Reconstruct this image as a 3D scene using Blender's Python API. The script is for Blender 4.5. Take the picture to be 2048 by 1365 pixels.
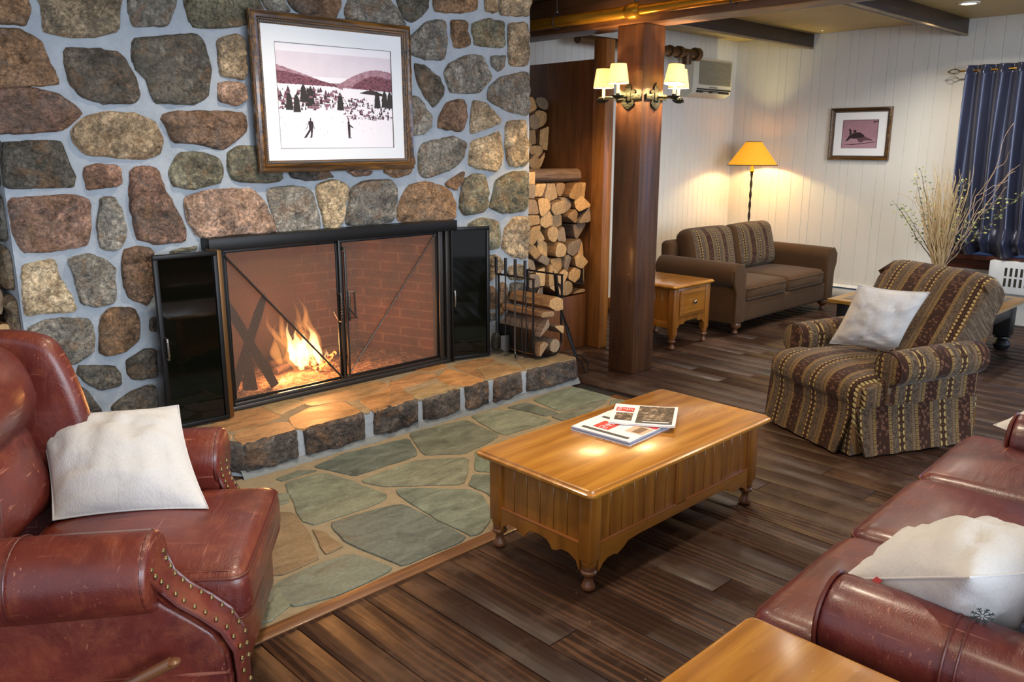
import bpy, bmesh, math, random
from mathutils import Vector, Matrix, noise, Euler
random.seed(7)
PI = math.pi
for o in list(bpy.data.objects): bpy.data.objects.remove(o)
SC = bpy.context.scene
COL = SC.collection

# ---------------------------------------------------------------- camera
cd = bpy.data.cameras.new('camera'); cam = bpy.data.objects.new('camera', cd); COL.objects.link(cam)
cd.sensor_width = 36.0; cd.lens = 28.97; cd.clip_start = 0.02; cd.clip_end = 60
_r = Vector((0.71878115, -0.6952344, 0.00166866)); _u = Vector((0.15809054, 0.1657812, 0.97340843)); _f = Vector((0.67702366, 0.69940384, -0.22907038))
cam.matrix_world = Matrix(((_r.x, _u.x, -_f.x, 0), (_r.y, _u.y, -_f.y, 0), (_r.z, _u.z, -_f.z, 1.7), (0, 0, 0, 1)))
SC.camera = cam

# ---------------------------------------------------------------- world and exposure
SC.view_settings.view_transform = 'Standard'
SC.view_settings.look = 'None'
SC.view_settings.exposure = 0.12
SC.view_settings.gamma = 1.0
SC.view_settings.use_curve_mapping = False
W = bpy.data.worlds.new('world'); SC.world = W; W.use_nodes = True
W.node_tree.nodes['Background'].inputs[0].default_value = (0.80, 0.86, 1.0, 1)
W.node_tree.nodes['Background'].inputs[1].default_value = 0.95

def area(name, loc, target, sx, sy, power, color, spread=PI, shape='RECTANGLE'):
    l = bpy.data.lights.new(name, 'AREA'); l.shape = shape; l.size = sx
    if shape == 'RECTANGLE': l.size_y = sy
    l.energy = power; l.color = color; l.spread = spread
    o = bpy.data.objects.new(name, l); COL.objects.link(o); o.location = loc
    o.rotation_euler = (Vector(target) - Vector(loc)).to_track_quat('-Z', 'Y').to_euler()
    return o
def point(name, loc, power, color, r=0.03):
    l = bpy.data.lights.new(name, 'POINT'); l.energy = power; l.color = color; l.shadow_soft_size = r
    o = bpy.data.objects.new(name, l); COL.objects.link(o); o.location = loc
    return o
# daylight from the windows behind and to the right of the viewer
area('window_daylight_rear', (1.6, -5.6, 2.2), (2.6, 4.5, 1.3), 6.5, 2.6, 620, (0.76, 0.87, 1.0))
area('window_daylight_right', (9.0, 0.6, 1.5), (5.0, 1.6, 0.4), 2.4, 1.5, 42, (0.42, 0.58, 1.0))
# recessed ceiling spots; far spot by the loveseat added to brighten the right wall
WARM = (1.0, 0.84, 0.64)
for (x, y, p, far) in ((1.3, 1.9, 15, 0), (3.1, 1.6, 24, 0), (0.4, 0.7, 10, 0), (2.4, 3.4, 22, 0), (5.9, 2.2, 18, 0), (4.6, 0.5, 10, 0), (7.2, 3.6, 26, 1), (8.09, 2.71, 26, 1)):
    area('recessed_and_fill_spot', (x, y, 2.885), (x, y, 0), 0.13, 0.13, p, (1.0, 0.9, 0.76) if far else WARM, 2.5 if far else 2.3, 'DISK')

# ---------------------------------------------------------------- node helpers
def lin(c):
    return tuple(((v / 12.92) if v <= 0.04045 else ((v + 0.055) / 1.055) ** 2.4) for v in c)
def hexc(h):
    h = h.lstrip('#'); return lin(tuple(int(h[i:i + 2], 16) / 255 for i in (0, 2, 4)))
class NT:
    def __init__(s, name):
        s.m = bpy.data.materials.new(name); s.m.use_nodes = True; s.t = s.m.node_tree; s.n = s.t.nodes; s.l = s.t.links
        s.p = s.n['Principled BSDF']; s.out = s.n['Material Output']
    def add(s, t, **k):
        n = s.n.new(t)
        for a, b in k.items(): setattr(n, a, b)
        return n
    def link(s, a, b): s.l.new(a, b)
    def setp(s, **k):
        M = dict(rough='Roughness', metal='Metallic', spec='Specular IOR Level', coat='Coat Weight', coatr='Coat Roughness', sheen='Sheen Weight', trans='Transmission Weight', ior='IOR', alpha='Alpha')
        for a, b in k.items(): s.p.inputs[M[a]].default_value = b
        return s
    def coord(s, scale=(1, 1, 1), kind='Object', rot=(0, 0, 0), loc=(0, 0, 0)):
        c = s.add('ShaderNodeTexCoord'); m = s.add('ShaderNodeMapping'); s.link(c.outputs[kind], m.inputs[0])
        m.inputs['Scale'].default_value = scale; m.inputs['Rotation'].default_value = rot; m.inputs['Location'].default_value = loc
        return m.outputs[0]
    def noise(s, v, scale=5, detail=4, rough=0.55, dist=0.0):
        n = s.add('ShaderNodeTexNoise'); s.link(v, n.inputs['Vector']); n.inputs['Scale'].default_value = scale
        n.inputs['Detail'].default_value = detail; n.inputs['Roughness'].default_value = rough; n.inputs['Distortion'].default_value = dist
        return n.outputs['Fac']
    def voro(s, v, scale=5, feature='F1', out='Distance', rand=1.0):
        n = s.add('ShaderNodeTexVoronoi', feature=feature); s.link(v, n.inputs['Vector']); n.inputs['Scale'].default_value = scale
        n.inputs['Randomness'].default_value = rand
        return n.outputs[out]
    def wave(s, v, scale=5, dist=2, detail=2, dscale=1, dirn='X', typ='BANDS', prof='SIN'):
        n = s.add('ShaderNodeTexWave', wave_type=typ, wave_profile=prof)
        if typ == 'BANDS': n.bands_direction = dirn
        s.link(v, n.inputs['Vector']); n.inputs['Scale'].default_value = scale; n.inputs['Distortion'].default_value = dist
        n.inputs['Detail'].default_value = detail; n.inputs['Detail Scale'].default_value = dscale
        return n.outputs['Fac']
    def ramp(s, f, stops, interp='LINEAR'):
        n = s.add('ShaderNodeValToRGB'); s.link(f, n.inputs[0]); r = n.color_ramp; r.interpolation = interp
        while len(r.elements) > 1: r.elements.remove(r.elements[-1])
        for i, (p, c) in enumerate(stops):
            e = r.elements[0] if i == 0 else r.elements.new(p)
            e.position = p
            c = c if not isinstance(c, (int, float)) else (c, c, c)
            e.color = (*c[:3], 1)
        return n.outputs[0]
    def mix(s, f, a, b, mode='MIX'):
        n = s.add('ShaderNodeMix', data_type='RGBA', blend_type=mode); n.clamp_factor = True
        for i, v in ((0, f), (6, a), (7, b)):
            if isinstance(v, bpy.types.NodeSocket): s.link(v, n.inputs[i])
            elif i == 0: n.inputs[i].default_value = v
            else: n.inputs[i].default_value = (*v[:3], 1)
        return n.outputs[2]
    def math(s, op, a, b=0.0, c=None):
        n = s.add('ShaderNodeMath', operation=op)
        for i, v in enumerate((a, b) if c is None else (a, b, c)):
            if isinstance(v, bpy.types.NodeSocket): s.link(v, n.inputs[i])
            else: n.inputs[i].default_value = v
        return n.outputs[0]
    def sep(s, v):
        n = s.add('ShaderNodeSeparateXYZ'); s.link(v, n.inputs[0]); return n.outputs
    def comb(s, x, y, z):
        n = s.add('ShaderNodeCombineXYZ')
        for i, v in enumerate((x, y, z)):
            if isinstance(v, bpy.types.NodeSocket): s.link(v, n.inputs[i])
            else: n.inputs[i].default_value = v
        return n.outputs[0]
    def attr(s, name='tint'):
        n = s.add('ShaderNodeAttribute'); n.attribute_name = name; return n.outputs['Color']
    def objrand(s):
        return s.add('ShaderNodeObjectInfo').outputs['Random']
    def col(s, c):
        if isinstance(c, bpy.types.NodeSocket): s.link(c, s.p.inputs['Base Color'])
        else: s.p.inputs['Base Color'].default_value = (*c[:3], 1)
        return s
    def rough(s, r):
        s.link(r, s.p.inputs['Roughness']); return s
    def bump(s, h, strength=0.3, dist=0.01):
        n = s.add('ShaderNodeBump'); s.link(h, n.inputs['Height']); n.inputs['Strength'].default_value = strength; n.inputs['Distance'].default_value = dist
        s.link(n.outputs[0], s.p.inputs['Normal']); return s

def plain(name, c, rough=0.5, metal=0.0, spec=0.5, coat=0.0, bump=None):
    t = NT(name); t.col(hexc(c)).setp(rough=rough, metal=metal, spec=spec, coat=coat)
    if bump: t.bump(t.noise(t.coord(), bump[0], 4), bump[1], bump[2])
    return t.m
def wood(name, c1, c2, c3, axis=2, rough=0.35, coat=0.3, grain=1.0, wear=0.0, kind='Object'):
    t = NT(name); sc = [9.0, 9.0, 9.0]; sc[axis] = 0.9
    v = t.coord(tuple(sc), kind)
    w = t.wave(v, 0.55 * grain, 7, 3, 1.3, 'X' if axis != 0 else 'Y')
    n = t.noise(v, 2.2, 5, 0.6, 0.6)
    fine = [60, 60, 60]; fine[axis] = 2.5
    nf = t.noise(t.coord(tuple(fine), kind), 1.5, 3)
    c = t.mix(w, hexc(c1), hexc(c2)); c = t.mix(t.ramp(n, [(0.45, 0), (0.72, 1)]), c, hexc(c3))
    c = t.mix(t.math('MULTIPLY', nf, 0.35), c, hexc(c3))
    if wear > 0:
        s = t.noise(t.coord((1, 1, 1), kind), 38, 3, 0.7)
        c = t.mix(t.math('MULTIPLY', t.ramp(s, [(0.70, 0), (0.73, 1)]), wear), c, hexc('#d9c6a8'))
    t.col(c).setp(rough=rough, coat=coat, coatr=0.15)
    t.bump(t.math('ADD', t.math('MULTIPLY', nf, 0.6), w), 0.08, 0.004)
    return t.m

# ---------------------------------------------------------------- mesh helpers
class MB:
    def __init__(s): s.v = []; s.f = []; s.mi = []; s.tint = []; s.has_tint = False
    def add(s, vs, fs, mi=0, M=None, tint=None):
        b = len(s.v)
        s.v += [tuple(M @ Vector(p)) if M else tuple(p) for p in vs]
        s.f += [tuple(b + i for i in f) for f in fs]; s.mi += [mi] * len(fs)
        if tint is not None: s.has_tint = True
        s.tint += [tint or (1, 1, 1)] * len(vs)
        return s
    def box(s, x0, x1, y0, y1, z0, z1, bev=0.0, mi=0, M=None, seg=2, tint=None):
        bm = bmesh.new(); bmesh.ops.create_cube(bm, size=1)
        for v in bm.verts: v.co = Vector(((x0 + x1) / 2 + v.co.x * (x1 - x0), (y0 + y1) / 2 + v.co.y * (y1 - y0), (z0 + z1) / 2 + v.co.z * (z1 - z0)))
        if bev > 0: bmesh.ops.bevel(bm, geom=list(bm.edges), offset=bev, segments=seg, profile=0.5, affect='EDGES')
        s.bm(bm, mi, M, tint); return s
    def bm(s, bm, mi=0, M=None, tint=None):
        bm.verts.ensure_lookup_table(); bm.verts.index_update()
        s.add([v.co.copy() for v in bm.verts], [[v.index for v in f.verts] for f in bm.faces], mi, M, tint); bm.free()
    def grid(s, P, cu=False, cv=False, mi=0, M=None, tint=None, capu=False):
        nu = len(P); nv = len(P[0]); vs = [p for r in P for p in r]; fs = []
        for i in range(nu if cu else nu - 1):
            for j in range(nv if cv else nv - 1):
                a = i * nv + j; b = ((i + 1) % nu) * nv + j; c = ((i + 1) % nu) * nv + (j + 1) % nv; d = i * nv + (j + 1) % nv
                fs.append((a, b, c, d))
        if capu: fs.append(tuple(range(nv))[::-1]); fs.append(tuple((nu - 1) * nv + j for j in range(nv)))
        return s.add(vs, fs, mi, M, tint)
    def tube(s, pts, r, seg=10, mi=0, M=None, closed=False, cap=True, tint=None):
        pts = [Vector(p) for p in pts]; n = len(pts); rs = r if isinstance(r, (list, tuple)) else [r] * n
        rings = []; up = None
        for i, p in enumerate(pts):
            if closed: t = (pts[(i + 1) % n] - pts[i - 1])
            else: t = pts[min(i + 1, n - 1)] - pts[max(i - 1, 0)]
            if t.length < 1e-9: t = Vector((0, 0, 1))
            t.normalize()
            if up is None:
                up = Vector((0, 0, 1)) if abs(t.z) < 0.9 else Vector((1, 0, 0))
            u = (up - t * up.dot(t))
            if u.length < 1e-6: u = t.orthogonal()
            u.normalize(); w = t.cross(u); up = u
            rings.append([p + (u * math.cos(2 * PI * k / seg) + w * math.sin(2 * PI * k / seg)) * rs[i] for k in range(seg)])
        return s.grid(rings, cu=closed, cv=True, mi=mi, M=M, tint=tint, capu=(cap and not closed))
    def bar(s, pts, w, h, mi=0, M=None):
        """flat bar with a rectangular section along a path; w is along the local side, h along up"""
        pts = [Vector(p) for p in pts]; n = len(pts); rings = []
        for i, p in enumerate(pts):
            t = (pts[min(i + 1, n - 1)] - pts[max(i - 1, 0)]).normalized()
            up = Vector((0, 0, 1)) if abs(t.z) < 0.95 else Vector((0, 1, 0))
            a = t.cross(up).normalized(); b = a.cross(t).normalized()
            rings.append([p + a * (x * w / 2) + b * (y * h / 2) for x, y in ((-1, -1), (1, -1), (1, 1), (-1, 1))])
        return s.grid(rings, cv=True, mi=mi, M=M, capu=True)
    def lathe(s, prof, c=(0, 0, 0), seg=24, mi=0, M=None, cap=True, tint=None):
        rings = [[(c[0] + r * math.cos(2 * PI * k / seg), c[1] + r * math.sin(2 * PI * k / seg), c[2] + z) for k in range(seg)] for r, z in prof]
        return s.grid(rings, cv=True, mi=mi, M=M, capu=cap, tint=tint)
    def prism(s, poly, a, b, plane='xz', mi=0, M=None, bev=0.0, tint=None):
        """extrude a 2d polygon; plane xz extrudes along y, yz along x, xy along z"""
        def P(p, t):
            return {'xz': (p[0], t, p[1]), 'yz': (t, p[0], p[1]), 'xy': (p[0], p[1], t)}[plane]
        n = len(poly)
        if bev > 0:
            cx = sum(p[0] for p in poly) / n; cy = sum(p[1] for p in poly) / n
            def ins(p):
                d = Vector((p[0] - cx, p[1] - cy)); L = d.length or 1; k = max(0, (L - bev) / L); return (cx + d.x * k, cy + d.y * k)
            sg = 1 if b > a else -1
            rows = [([ins(p) for p in poly], a), (poly, a + sg * bev), (poly, b - sg * bev), ([ins(p) for p in poly], b)]
        else: rows = [(poly, a), (poly, b)]
        return s.grid([[P(p, t) for p in pl] for pl, t in rows], cv=True, mi=mi, M=M, capu=True, tint=tint)
    def soft(s, c, h, r=0.04, puff=(0, 0, 0), n=8, k=4, mi=0, M=None, wob=0.0, seed=0, tint=None, shape=None):
        """rounded, cushioned box; c centre, h half sizes, puff extra bulge per axis"""
        r = min(r, h[0] * 0.99, h[1] * 0.99, h[2] * 0.99)
        def samples(hh):
            a = [-hh + r * (1 - math.cos(PI / 2 * i / k)) for i in range(k)]
            m = [-hh + r + (2 * hh - 2 * r) * i / n for i in range(n + 1)]
            return a + m + [-x for x in a[::-1]]
        S = [samples(x) for x in h]; bmv = {}; vs = []; fs = []
        def vid(p):
            key = tuple(round(x, 6) for x in p)
            if key in bmv: return bmv[key]
            q = [max(-h[i] + r, min(h[i] - r, p[i])) for i in range(3)]
            d = Vector([p[i] - q[i] for i in range(3)])
            if d.length > 1e-9:
                d.normalize(); o = Vector(q) + d * r
            else: o = Vector(p)
            u = [max(-1, min(1, o[i] / h[i])) for i in range(3)]
            for i in range(3):
                if puff[i]:
                    a, b = [u[j] for j in range(3) if j != i]
                    o[i] += u[i] * puff[i] * (1 - a * a) * (1 - b * b)
            if wob:
                nv = noise.noise_vector(Vector((o.x * 6 + seed, o.y * 6, o.z * 6))); o += nv * wob
            if shape: o = shape(o)
            bmv[key] = len(vs); vs.append((o.x + c[0], o.y + c[1], o.z + c[2])); return bmv[key]
        for ax in range(3):
            a, b = [(1, 2), (2, 0), (0, 1)][ax]
            for sg in (-1, 1):
                for i in range(len(S[a]) - 1):
                    for j in range(len(S[b]) - 1):
                        def pt(ii, jj):
                            p = [0, 0, 0]; p[ax] = sg * h[ax]; p[a] = S[a][ii]; p[b] = S[b][jj]; return vid(p)
                        f = [pt(i, j), pt(i + 1, j), pt(i + 1, j + 1), pt(i, j + 1)]
                        if sg < 0: f = f[::-1]
                        if len(set(f)) >= 3: fs.append(tuple(dict.fromkeys(f)))
        return s.add(vs, fs, mi, M, tint)
    def build(s, name, mats, parent=None, sharp=40, smooth=True):
        me = bpy.data.meshes.new(name); me.from_pydata(s.v, [], s.f)
        if not isinstance(mats, (list, tuple)): mats = [mats]
        for m in mats: me.materials.append(m)
        if len(mats) > 1: me.polygons.foreach_set('material_index', s.mi)
        if s.has_tint:
            a = me.color_attributes.new('tint', 'FLOAT_COLOR', 'POINT')
            a.data.foreach_set('color', [x for t in s.tint for x in (*t, 1.0)])
        bm = bmesh.new(); bm.from_mesh(me); bmesh.ops.recalc_face_normals(bm, faces=bm.faces); bm.to_mesh(me); bm.free()
        if smooth:
            me.shade_smooth()
            me.set_sharp_from_angle(angle=math.radians(sharp))
        me.update()
        o = bpy.data.objects.new(name, me); COL.objects.link(o)
        if parent: o.parent = parent
        return o
def tag(o, label=None, cat=None, group=None, kind=None):
    if label: o['label'] = label
    if cat: o['category'] = cat
    if group: o['group'] = group
    if kind: o['kind'] = kind
    return o
def thing(name, loc, rz, label, cat, group=None, kind=None):
    o = bpy.data.objects.new(name, None); COL.objects.link(o); o.location = loc; o.rotation_euler = (0, 0, rz)
    o.empty_display_size = 0.1
    return tag(o, label, cat, group, kind)
def struct(o, label=None, cat=None):
    return tag(o, label, cat, None, 'structure')
def copy_tree(o, parent=None):
    c = o.copy(); COL.objects.link(c)
    if parent: c.parent = parent
    for ch in list(o.children): copy_tree(ch, c)
    return c
def smooth2(poly, it=1, k=.25):
    for _ in range(it):
        q = []
        for i, p in enumerate(poly):
            n = poly[(i + 1) % len(poly)]
            q += [(p[0] * (1 - k) + n[0] * k, p[1] * (1 - k) + n[1] * k), (p[0] * k + n[0] * (1 - k), p[1] * k + n[1] * (1 - k))]
        poly = q
    return poly
def resample(poly, n):
    L = [0]; m = len(poly)
    for i in range(m):
        a, b = poly[i], poly[(i + 1) % m]; L.append(L[-1] + math.hypot(b[0] - a[0], b[1] - a[1]))
    out = []; j = 0
    for k in range(n):
        t = L[-1] * k / n
        while L[j + 1] < t: j += 1
        a, b = poly[j], poly[(j + 1) % m]; u = (t - L[j]) / max(1e-9, L[j + 1] - L[j]); out.append((a[0] + (b[0] - a[0]) * u, a[1] + (b[1] - a[1]) * u))
    return out

# ---------------------------------------------------------------- stone outlines in millimetres (chimney x,z; floor x,y; hearth x,y)
STONES=[
('b',[(1079,2391),(1226,2409),(1237,2321),(1207,2250),(1144,2251),(1061,2251)]),
('t',[(1281,2416),(1668,2463),(1637,2363),(1623,2265),(1498,2226),(1373,2219),(1289,2235),(1294,2312)]),
('g',[(1692,2458),(1909,2492),(1920,2410),(1879,2314),(1700,2293),(1687,2369)]),
('o',[(1982,2501),(2370,2549),(2424,2448),(2316,2365),(2204,2336),(2011,2318),(1994,2385)]),
('b',[(2559,2563),(2948,2619),(2925,2520),(2891,2444),(2728,2442),(2619,2478)]),
('g',[(2400,2534),(2526,2550),(2596,2457),(2508,2438),(2446,2459)]),
('b',[(1057,2221),(1183,2229),(1264,2179),(1325,1996),(1212,1983),(1067,1964),(1030,1966)]),
('d',[(1370,2160),(1507,2167),(1620,2160),(1678,2073),(1696,1956),(1663,1921),(1512,1915),(1412,1944),(1378,1991),(1362,2085)]),
('d',[(1694,2231),(1888,2260),(2018,2284),(2061,2245),(2088,2115),(2061,1971),(1977,1928),(1768,1929),(1743,2034),(1688,2090)]),
('t',[(2145,2269),(2251,2305),(2309,2283),(2292,2064),(2144,2083),(2141,2172)]),
('p',[(2125,2037),(2181,2053),(2281,2045),(2295,1963),(2230,1923),(2122,1942)]),
('r',[(1030,1958),(1174,1969),(1305,1952),(1411,1863),(1316,1780),(1186,1766),(1041,1756),(1030,1759)]),
('t',[(1362,1780),(1424,1839),(1540,1871),(1674,1862),(1758,1830),(1793,1734),(1769,1664),(1668,1633),(1526,1652),(1405,1665),(1364,1723)]),
('b',[(1805,1857),(1871,1880),(2040,1890),(2268,1887),(2271,1785),(2120,1676),(1977,1717),(1856,1721),(1835,1796)]),
('d',[(1043,1713),(1181,1722),(1301,1723),(1311,1641),(1346,1566),(1331,1503),(1155,1505),(1030,1509),(1032,1627)]),
('r',[(1393,1598),(1447,1610),(1563,1604),(1557,1509),(1467,1491),(1393,1489)]),
('o',[(1825,1583),(1878,1663),(1973,1672),(2087,1644),(2116,1569),(2096,1503),(1936,1471),(1835,1492),(1816,1538)]),
('o',[(2149,1662),(2224,1709),(2477,1680),(2476,1503),(2312,1497),(2173,1515),(2154,1606)]),
('d',[(2524,1556),(2770,1567),(2840,1514),(2647,1498),(2567,1515)]),
('r',[(1041,1458),(1337,1463),(1399,1426),(1371,1214),(1202,1197),(1070,1199),(1045,1307)]),
('g',[(1451,1441),(1524,1443),(1553,1346),(1561,1245),(1528,1188),(1482,1169),(1424,1192),(1424,1309)]),
('r',[(1619,1577),(1700,1598),(1760,1574),(1784,1465),(1820,1398),(1872,1281),(1870,1199),(1720,1191),(1613,1228),(1597,1426)]),
('p',[(1894,1426),(2033,1463),(2288,1459),(2347,1388),(2422,1201),(2185,1210),(1951,1203),(1902,1305)]),
('g',[(2384,1456),(2530,1466),(2667,1447),(2714,1226),(2700,1201),(2444,1202),(2397,1326)]),
('y',[(2705,1466),(2822,1504),(2944,1464),(2867,1206),(2756,1207),(2732,1320)]),
('g',[(2955,1437),(3061,1487),(3262,1488),(3315,1425),(3279,1213),(2906,1214),(2938,1341)]),
('b',[(3340,1346),(3414,1444),(3560,1469),(3756,1411),(3816,1301),(3798,1200),(3720,1199),(3314,1211)]),
('b',[(3718,1453),(3892,1537),(3883,1466),(3818,1397)]),
('o',[(3883,1466),(3996,1511),(4112,1497),(4127,1287),(4093,1239),(3895,1225),(3856,1288)]),
('o',[(4214,1457),(4354,1516),(4543,1526),(4537,1229),(4283,1217),(4136,1274),(4196,1384)]),
('g',[(3538,1724),(3809,1771),(3903,1737),(3909,1655),(3821,1562),(3561,1492),(3504,1544),(3507,1657)]),
('y',[(3975,1737),(4131,1774),(4249,1812),(4275,1678),(4266,1580),(4214,1525),(4029,1553),(3940,1584),(3966,1678)]),
('y',[(4327,1880),(4531,1896),(4534,1564),(4345,1560),(4309,1678),(4301,1825)]),
('g',[(3392,2027),(3518,2022),(3574,1947),(3622,1837),(3540,1780),(3383,1778)]),
('b',[(3753,1997),(3907,2026),(3937,1912),(3888,1807),(3674,1826),(3690,1906)]),
('t',[(3994,2018),(4099,2010),(4249,1908),(4249,1866),(3967,1790),(3977,1913)]),
('g',[(4158,2118),(4267,2194),(4537,2245),(4549,1928),(4284,1969),(4141,2035)]),
('d',[(3482,2230),(3581,2225),(3725,2108),(3716,2041),(3632,1960),(3576,2024),(3507,2119)]),
('g',[(3742,2197),(3788,2256),(3911,2309),(4070,2331),(4134,2244),(4150,2176),(4051,2072),(3800,2067),(3770,2110)]),
('g',[(4159,2326),(4293,2342),(4292,2260),(4233,2227),(4175,2258)]),
('g',[(3432,2379),(3589,2498),(3734,2529),(3768,2386),(3729,2273),(3554,2267),(3443,2296),(3402,2314)]),
('b',[(3801,2530),(3938,2544),(3959,2379),(3828,2352),(3807,2444)]),
('o',[(3992,2527),(4136,2574),(4284,2566),(4293,2394),(4022,2390),(3999,2461)]),
('t',[(4335,2560),(4534,2585),(4546,2288),(4335,2280),(4343,2422)]),
('b',[(3673,2697),(4042,2742),(4025,2619),(3900,2589),(3677,2571),(3657,2622)]),
('y',[(4105,2749),(4235,2765),(4218,2622),(4112,2622)]),
('t',[(4260,2768),(4541,2802),(4542,2627),(4251,2614)]),
('d',[(3347,2648),(3623,2691),(3598,2573),(3469,2481),(3395,2510)]),
('g',[(3015,2608),(3241,2635),(3382,2529),(3420,2440),(3131,2454),(2970,2457),(2961,2505)]),
('p',[(3277,2221),(3402,2230),(3453,2201),(3437,2126),(3380,2091),(3272,2106)]),
('b',[(3312,1734),(3424,1734),(3455,1612),(3417,1523),(3304,1503),(3210,1549)]),
('r',[(2923,1554),(3129,1551),(3089,1519),(2985,1521)]),
('o',[(3938,1156),(4064,1195),(4228,1164),(4240,1059),(4227,963),(4132,958),(4015,989),(3948,1079)]),
('t',[(4300,1098),(4399,1181),(4537,1173),(4550,1144),(4550,871),(4501,859),(4374,888),(4270,960),(4288,1038)]),
('t',[(4131,910),(4203,908),(4251,863),(4276,799),(4202,752),(4130,716)]),
('t',[(4350,809),(4450,818),(4521,802),(4522,691),(4375,707),(4337,738)]),
('b',[(4239,686),(4300,697),(4325,511),(4238,431),(4220,598)]),
('b',[(4130,680),(4184,674),(4189,502),(4129,501)]),
('g',[(4135,482),(4189,475),(4183,412),(4140,409)]),
('d',[(4362,681),(4503,665),(4530,531),(4375,505),(4344,601)]),
('g',[(4250,393),(4505,394),(4546,197),(4376,167),(4262,224)]),
('t',[(4350,480),(4530,484),(4537,408),(4363,404)]),
('y',[(1055,1136),(1204,1148),(1218,1059),(1275,908),(1268,881),(1135,890),(1044,892),(1049,1025)]),
('g',[(1268,1143),(1362,1161),(1436,1136),(1482,1077),(1468,901),(1366,888),(1302,922),(1291,1051)]),
('b',[(1535,1164),(1608,1181),(1689,1161),(1665,914),(1632,865),(1537,921),(1518,1045)]),
('g',[(1048,823),(1130,855),(1326,836),(1346,740),(1332,657),(1242,607),(1194,625),(1146,708),(1069,739)]),
('b',[(1384,819),(1433,868),(1540,863),(1580,810),(1573,685),(1499,634),(1399,627),(1367,651)]),
('d',[(1493,581),(1609,629),(1654,602),(1645,453),(1519,468),(1491,513)]),
('d',[(1257,595),(1437,562),(1453,451),(1353,438),(1288,485),(1244,550)]),
('d',[(1199,522),(1269,469),(1334,349),(1337,290),(1182,297),(1114,436)]),
('d',[(1396,345),(1513,409),(1627,416),(1638,230),(1588,211),(1397,266)]),
('d',[(1634,783),(1664,798),(1655,711),(1628,725)]),
('g',[(1030,701),(1126,674),(1169,555),(1075,444),(1030,550)]),
('d',[(1030,422),(1103,410),(1162,273),(1088,205),(1030,257)]),
('g',[(1194,255),(1332,242),(1388,178),(1334,92),(1197,128)]),
('o',[(1418,201),(1584,170),(1582,57),(1422,68)]),
('r',[(1030,198),(1147,141),(1148,-6),(1030,46)]),
('d',[(1184,92),(1347,48),(1352,-76),(1186,-47)]),
('o',[(1783,1148),(1929,1162),(1927,1139),(1791,1131)]),
('g',[(1030,1721),(1031,1717),(1030,1666),(1030,1517),(1030,1511)]),
]
SLATES=[
[(3900,3813),(4137,3841),(4371,3814),(4366,3466),(4155,3520),(3849,3516)],
[(3639,3808),(3814,3798),(3815,3503),(3698,3512),(3678,3710)],
[(3350,3831),(3533,3833),(3650,3721),(3662,3419),(3272,3432),(3263,3504)],
[(2859,3840),(3055,3835),(3267,3797),(3228,3449),(3020,3393),(2885,3373),(2709,3508),(2794,3704)],
[(2164,3781),(2379,3831),(2793,3785),(2671,3528),(2472,3526),(2258,3521)],
[(2236,3435),(2420,3454),(2623,3465),(2841,3299),(2723,3163),(2585,3045),(2282,3299)],
[(2297,3212),(2380,3150),(2560,2960),(2563,2869),(2455,2676),(2298,2574),(2237,2576),(2230,2785),(2266,3136)],
[(2953,3347),(3214,3356),(3201,3087),(2863,2989),(2759,3128)],
[(2713,3093),(2833,2958),(2722,2752),(2529,2669),(2602,2866),(2603,3009)],
[(1937,3685),(2142,3661),(2182,3525),(2222,3196),(2142,3154),(1792,3161),(1773,3239),(1869,3501)],
[(1929,3768),(2069,3790),(2141,3721),(1935,3724)],
[(1847,3108),(2019,3095),(2208,3058),(2210,2775),(2198,2572),(1855,2568),(1826,2719),(1800,2900)],
[(1673,3655),(1879,3560),(1827,3457),(1654,3509)],
[(1632,3467),(1780,3325),(1718,3089),(1643,2895),(1635,2865),(1531,2855),(1442,2847),(1374,2959)],
[(1752,3112),(1782,3055),(1766,2880),(1668,2871),(1713,3011)],
[(1402,2796),(1623,2814),(1750,2792),(1803,2569),(1542,2532),(1372,2593),(1355,2712)],
[(1313,2838),(1382,2793),(1363,2623),(1245,2562),(1175,2647)],
[(3732,3480),(3896,3485),(4119,3490),(4260,3452),(3983,3372),(3721,3362)],
]
HEARTH=[
[(1827,4304),(2031,4438),(2186,4412),(2187,4170),(2075,4140),(1879,4113)],
[(1864,4081),(2066,4123),(2163,4056),(2130,3919),(1929,3907),(1825,3898),(1830,4001)],
[(2204,4435),(2411,4438),(2431,4303),(2266,4240),(2206,4192)],
[(2208,4113),(2388,4205),(2596,4174),(2564,3928),(2175,3899),(2151,3945)],
[(2457,4395),(2738,4433),(3002,4413),(3018,4263),(2680,4123),(2616,4184),(2413,4236)],
[(2618,4153),(2663,4110),(2618,3903),(2569,3910)],
[(2695,4123),(2995,4220),(3081,4236),(2828,3895),(2636,3886)],
[(3096,4357),(3077,4273),(2956,3917),(2753,3883)],
[(3106,4313),(3315,4396),(3405,4273),(3350,4183),(3040,4145)],
[(3027,4062),(3282,4078),(3302,3894),(3020,3886),(2965,3908)],
[(3355,4179),(3552,4319),(3557,4128),(3546,3927),(3371,3893),(3305,4022)],
[(3726,4191),(3922,4200),(3932,3937),(3619,3926),(3572,3936)],
[(3952,3937),(4070,4139),(4215,4125),(4519,4096),(4428,3880),(4101,3910)],
[(3352,4434),(3610,4458),(3587,4362),(3418,4334)],
[(3593,4148),(3637,4353),(3874,4368),(3976,4312),(3926,4236),(3710,4206),(3576,3950)],
]

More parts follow.
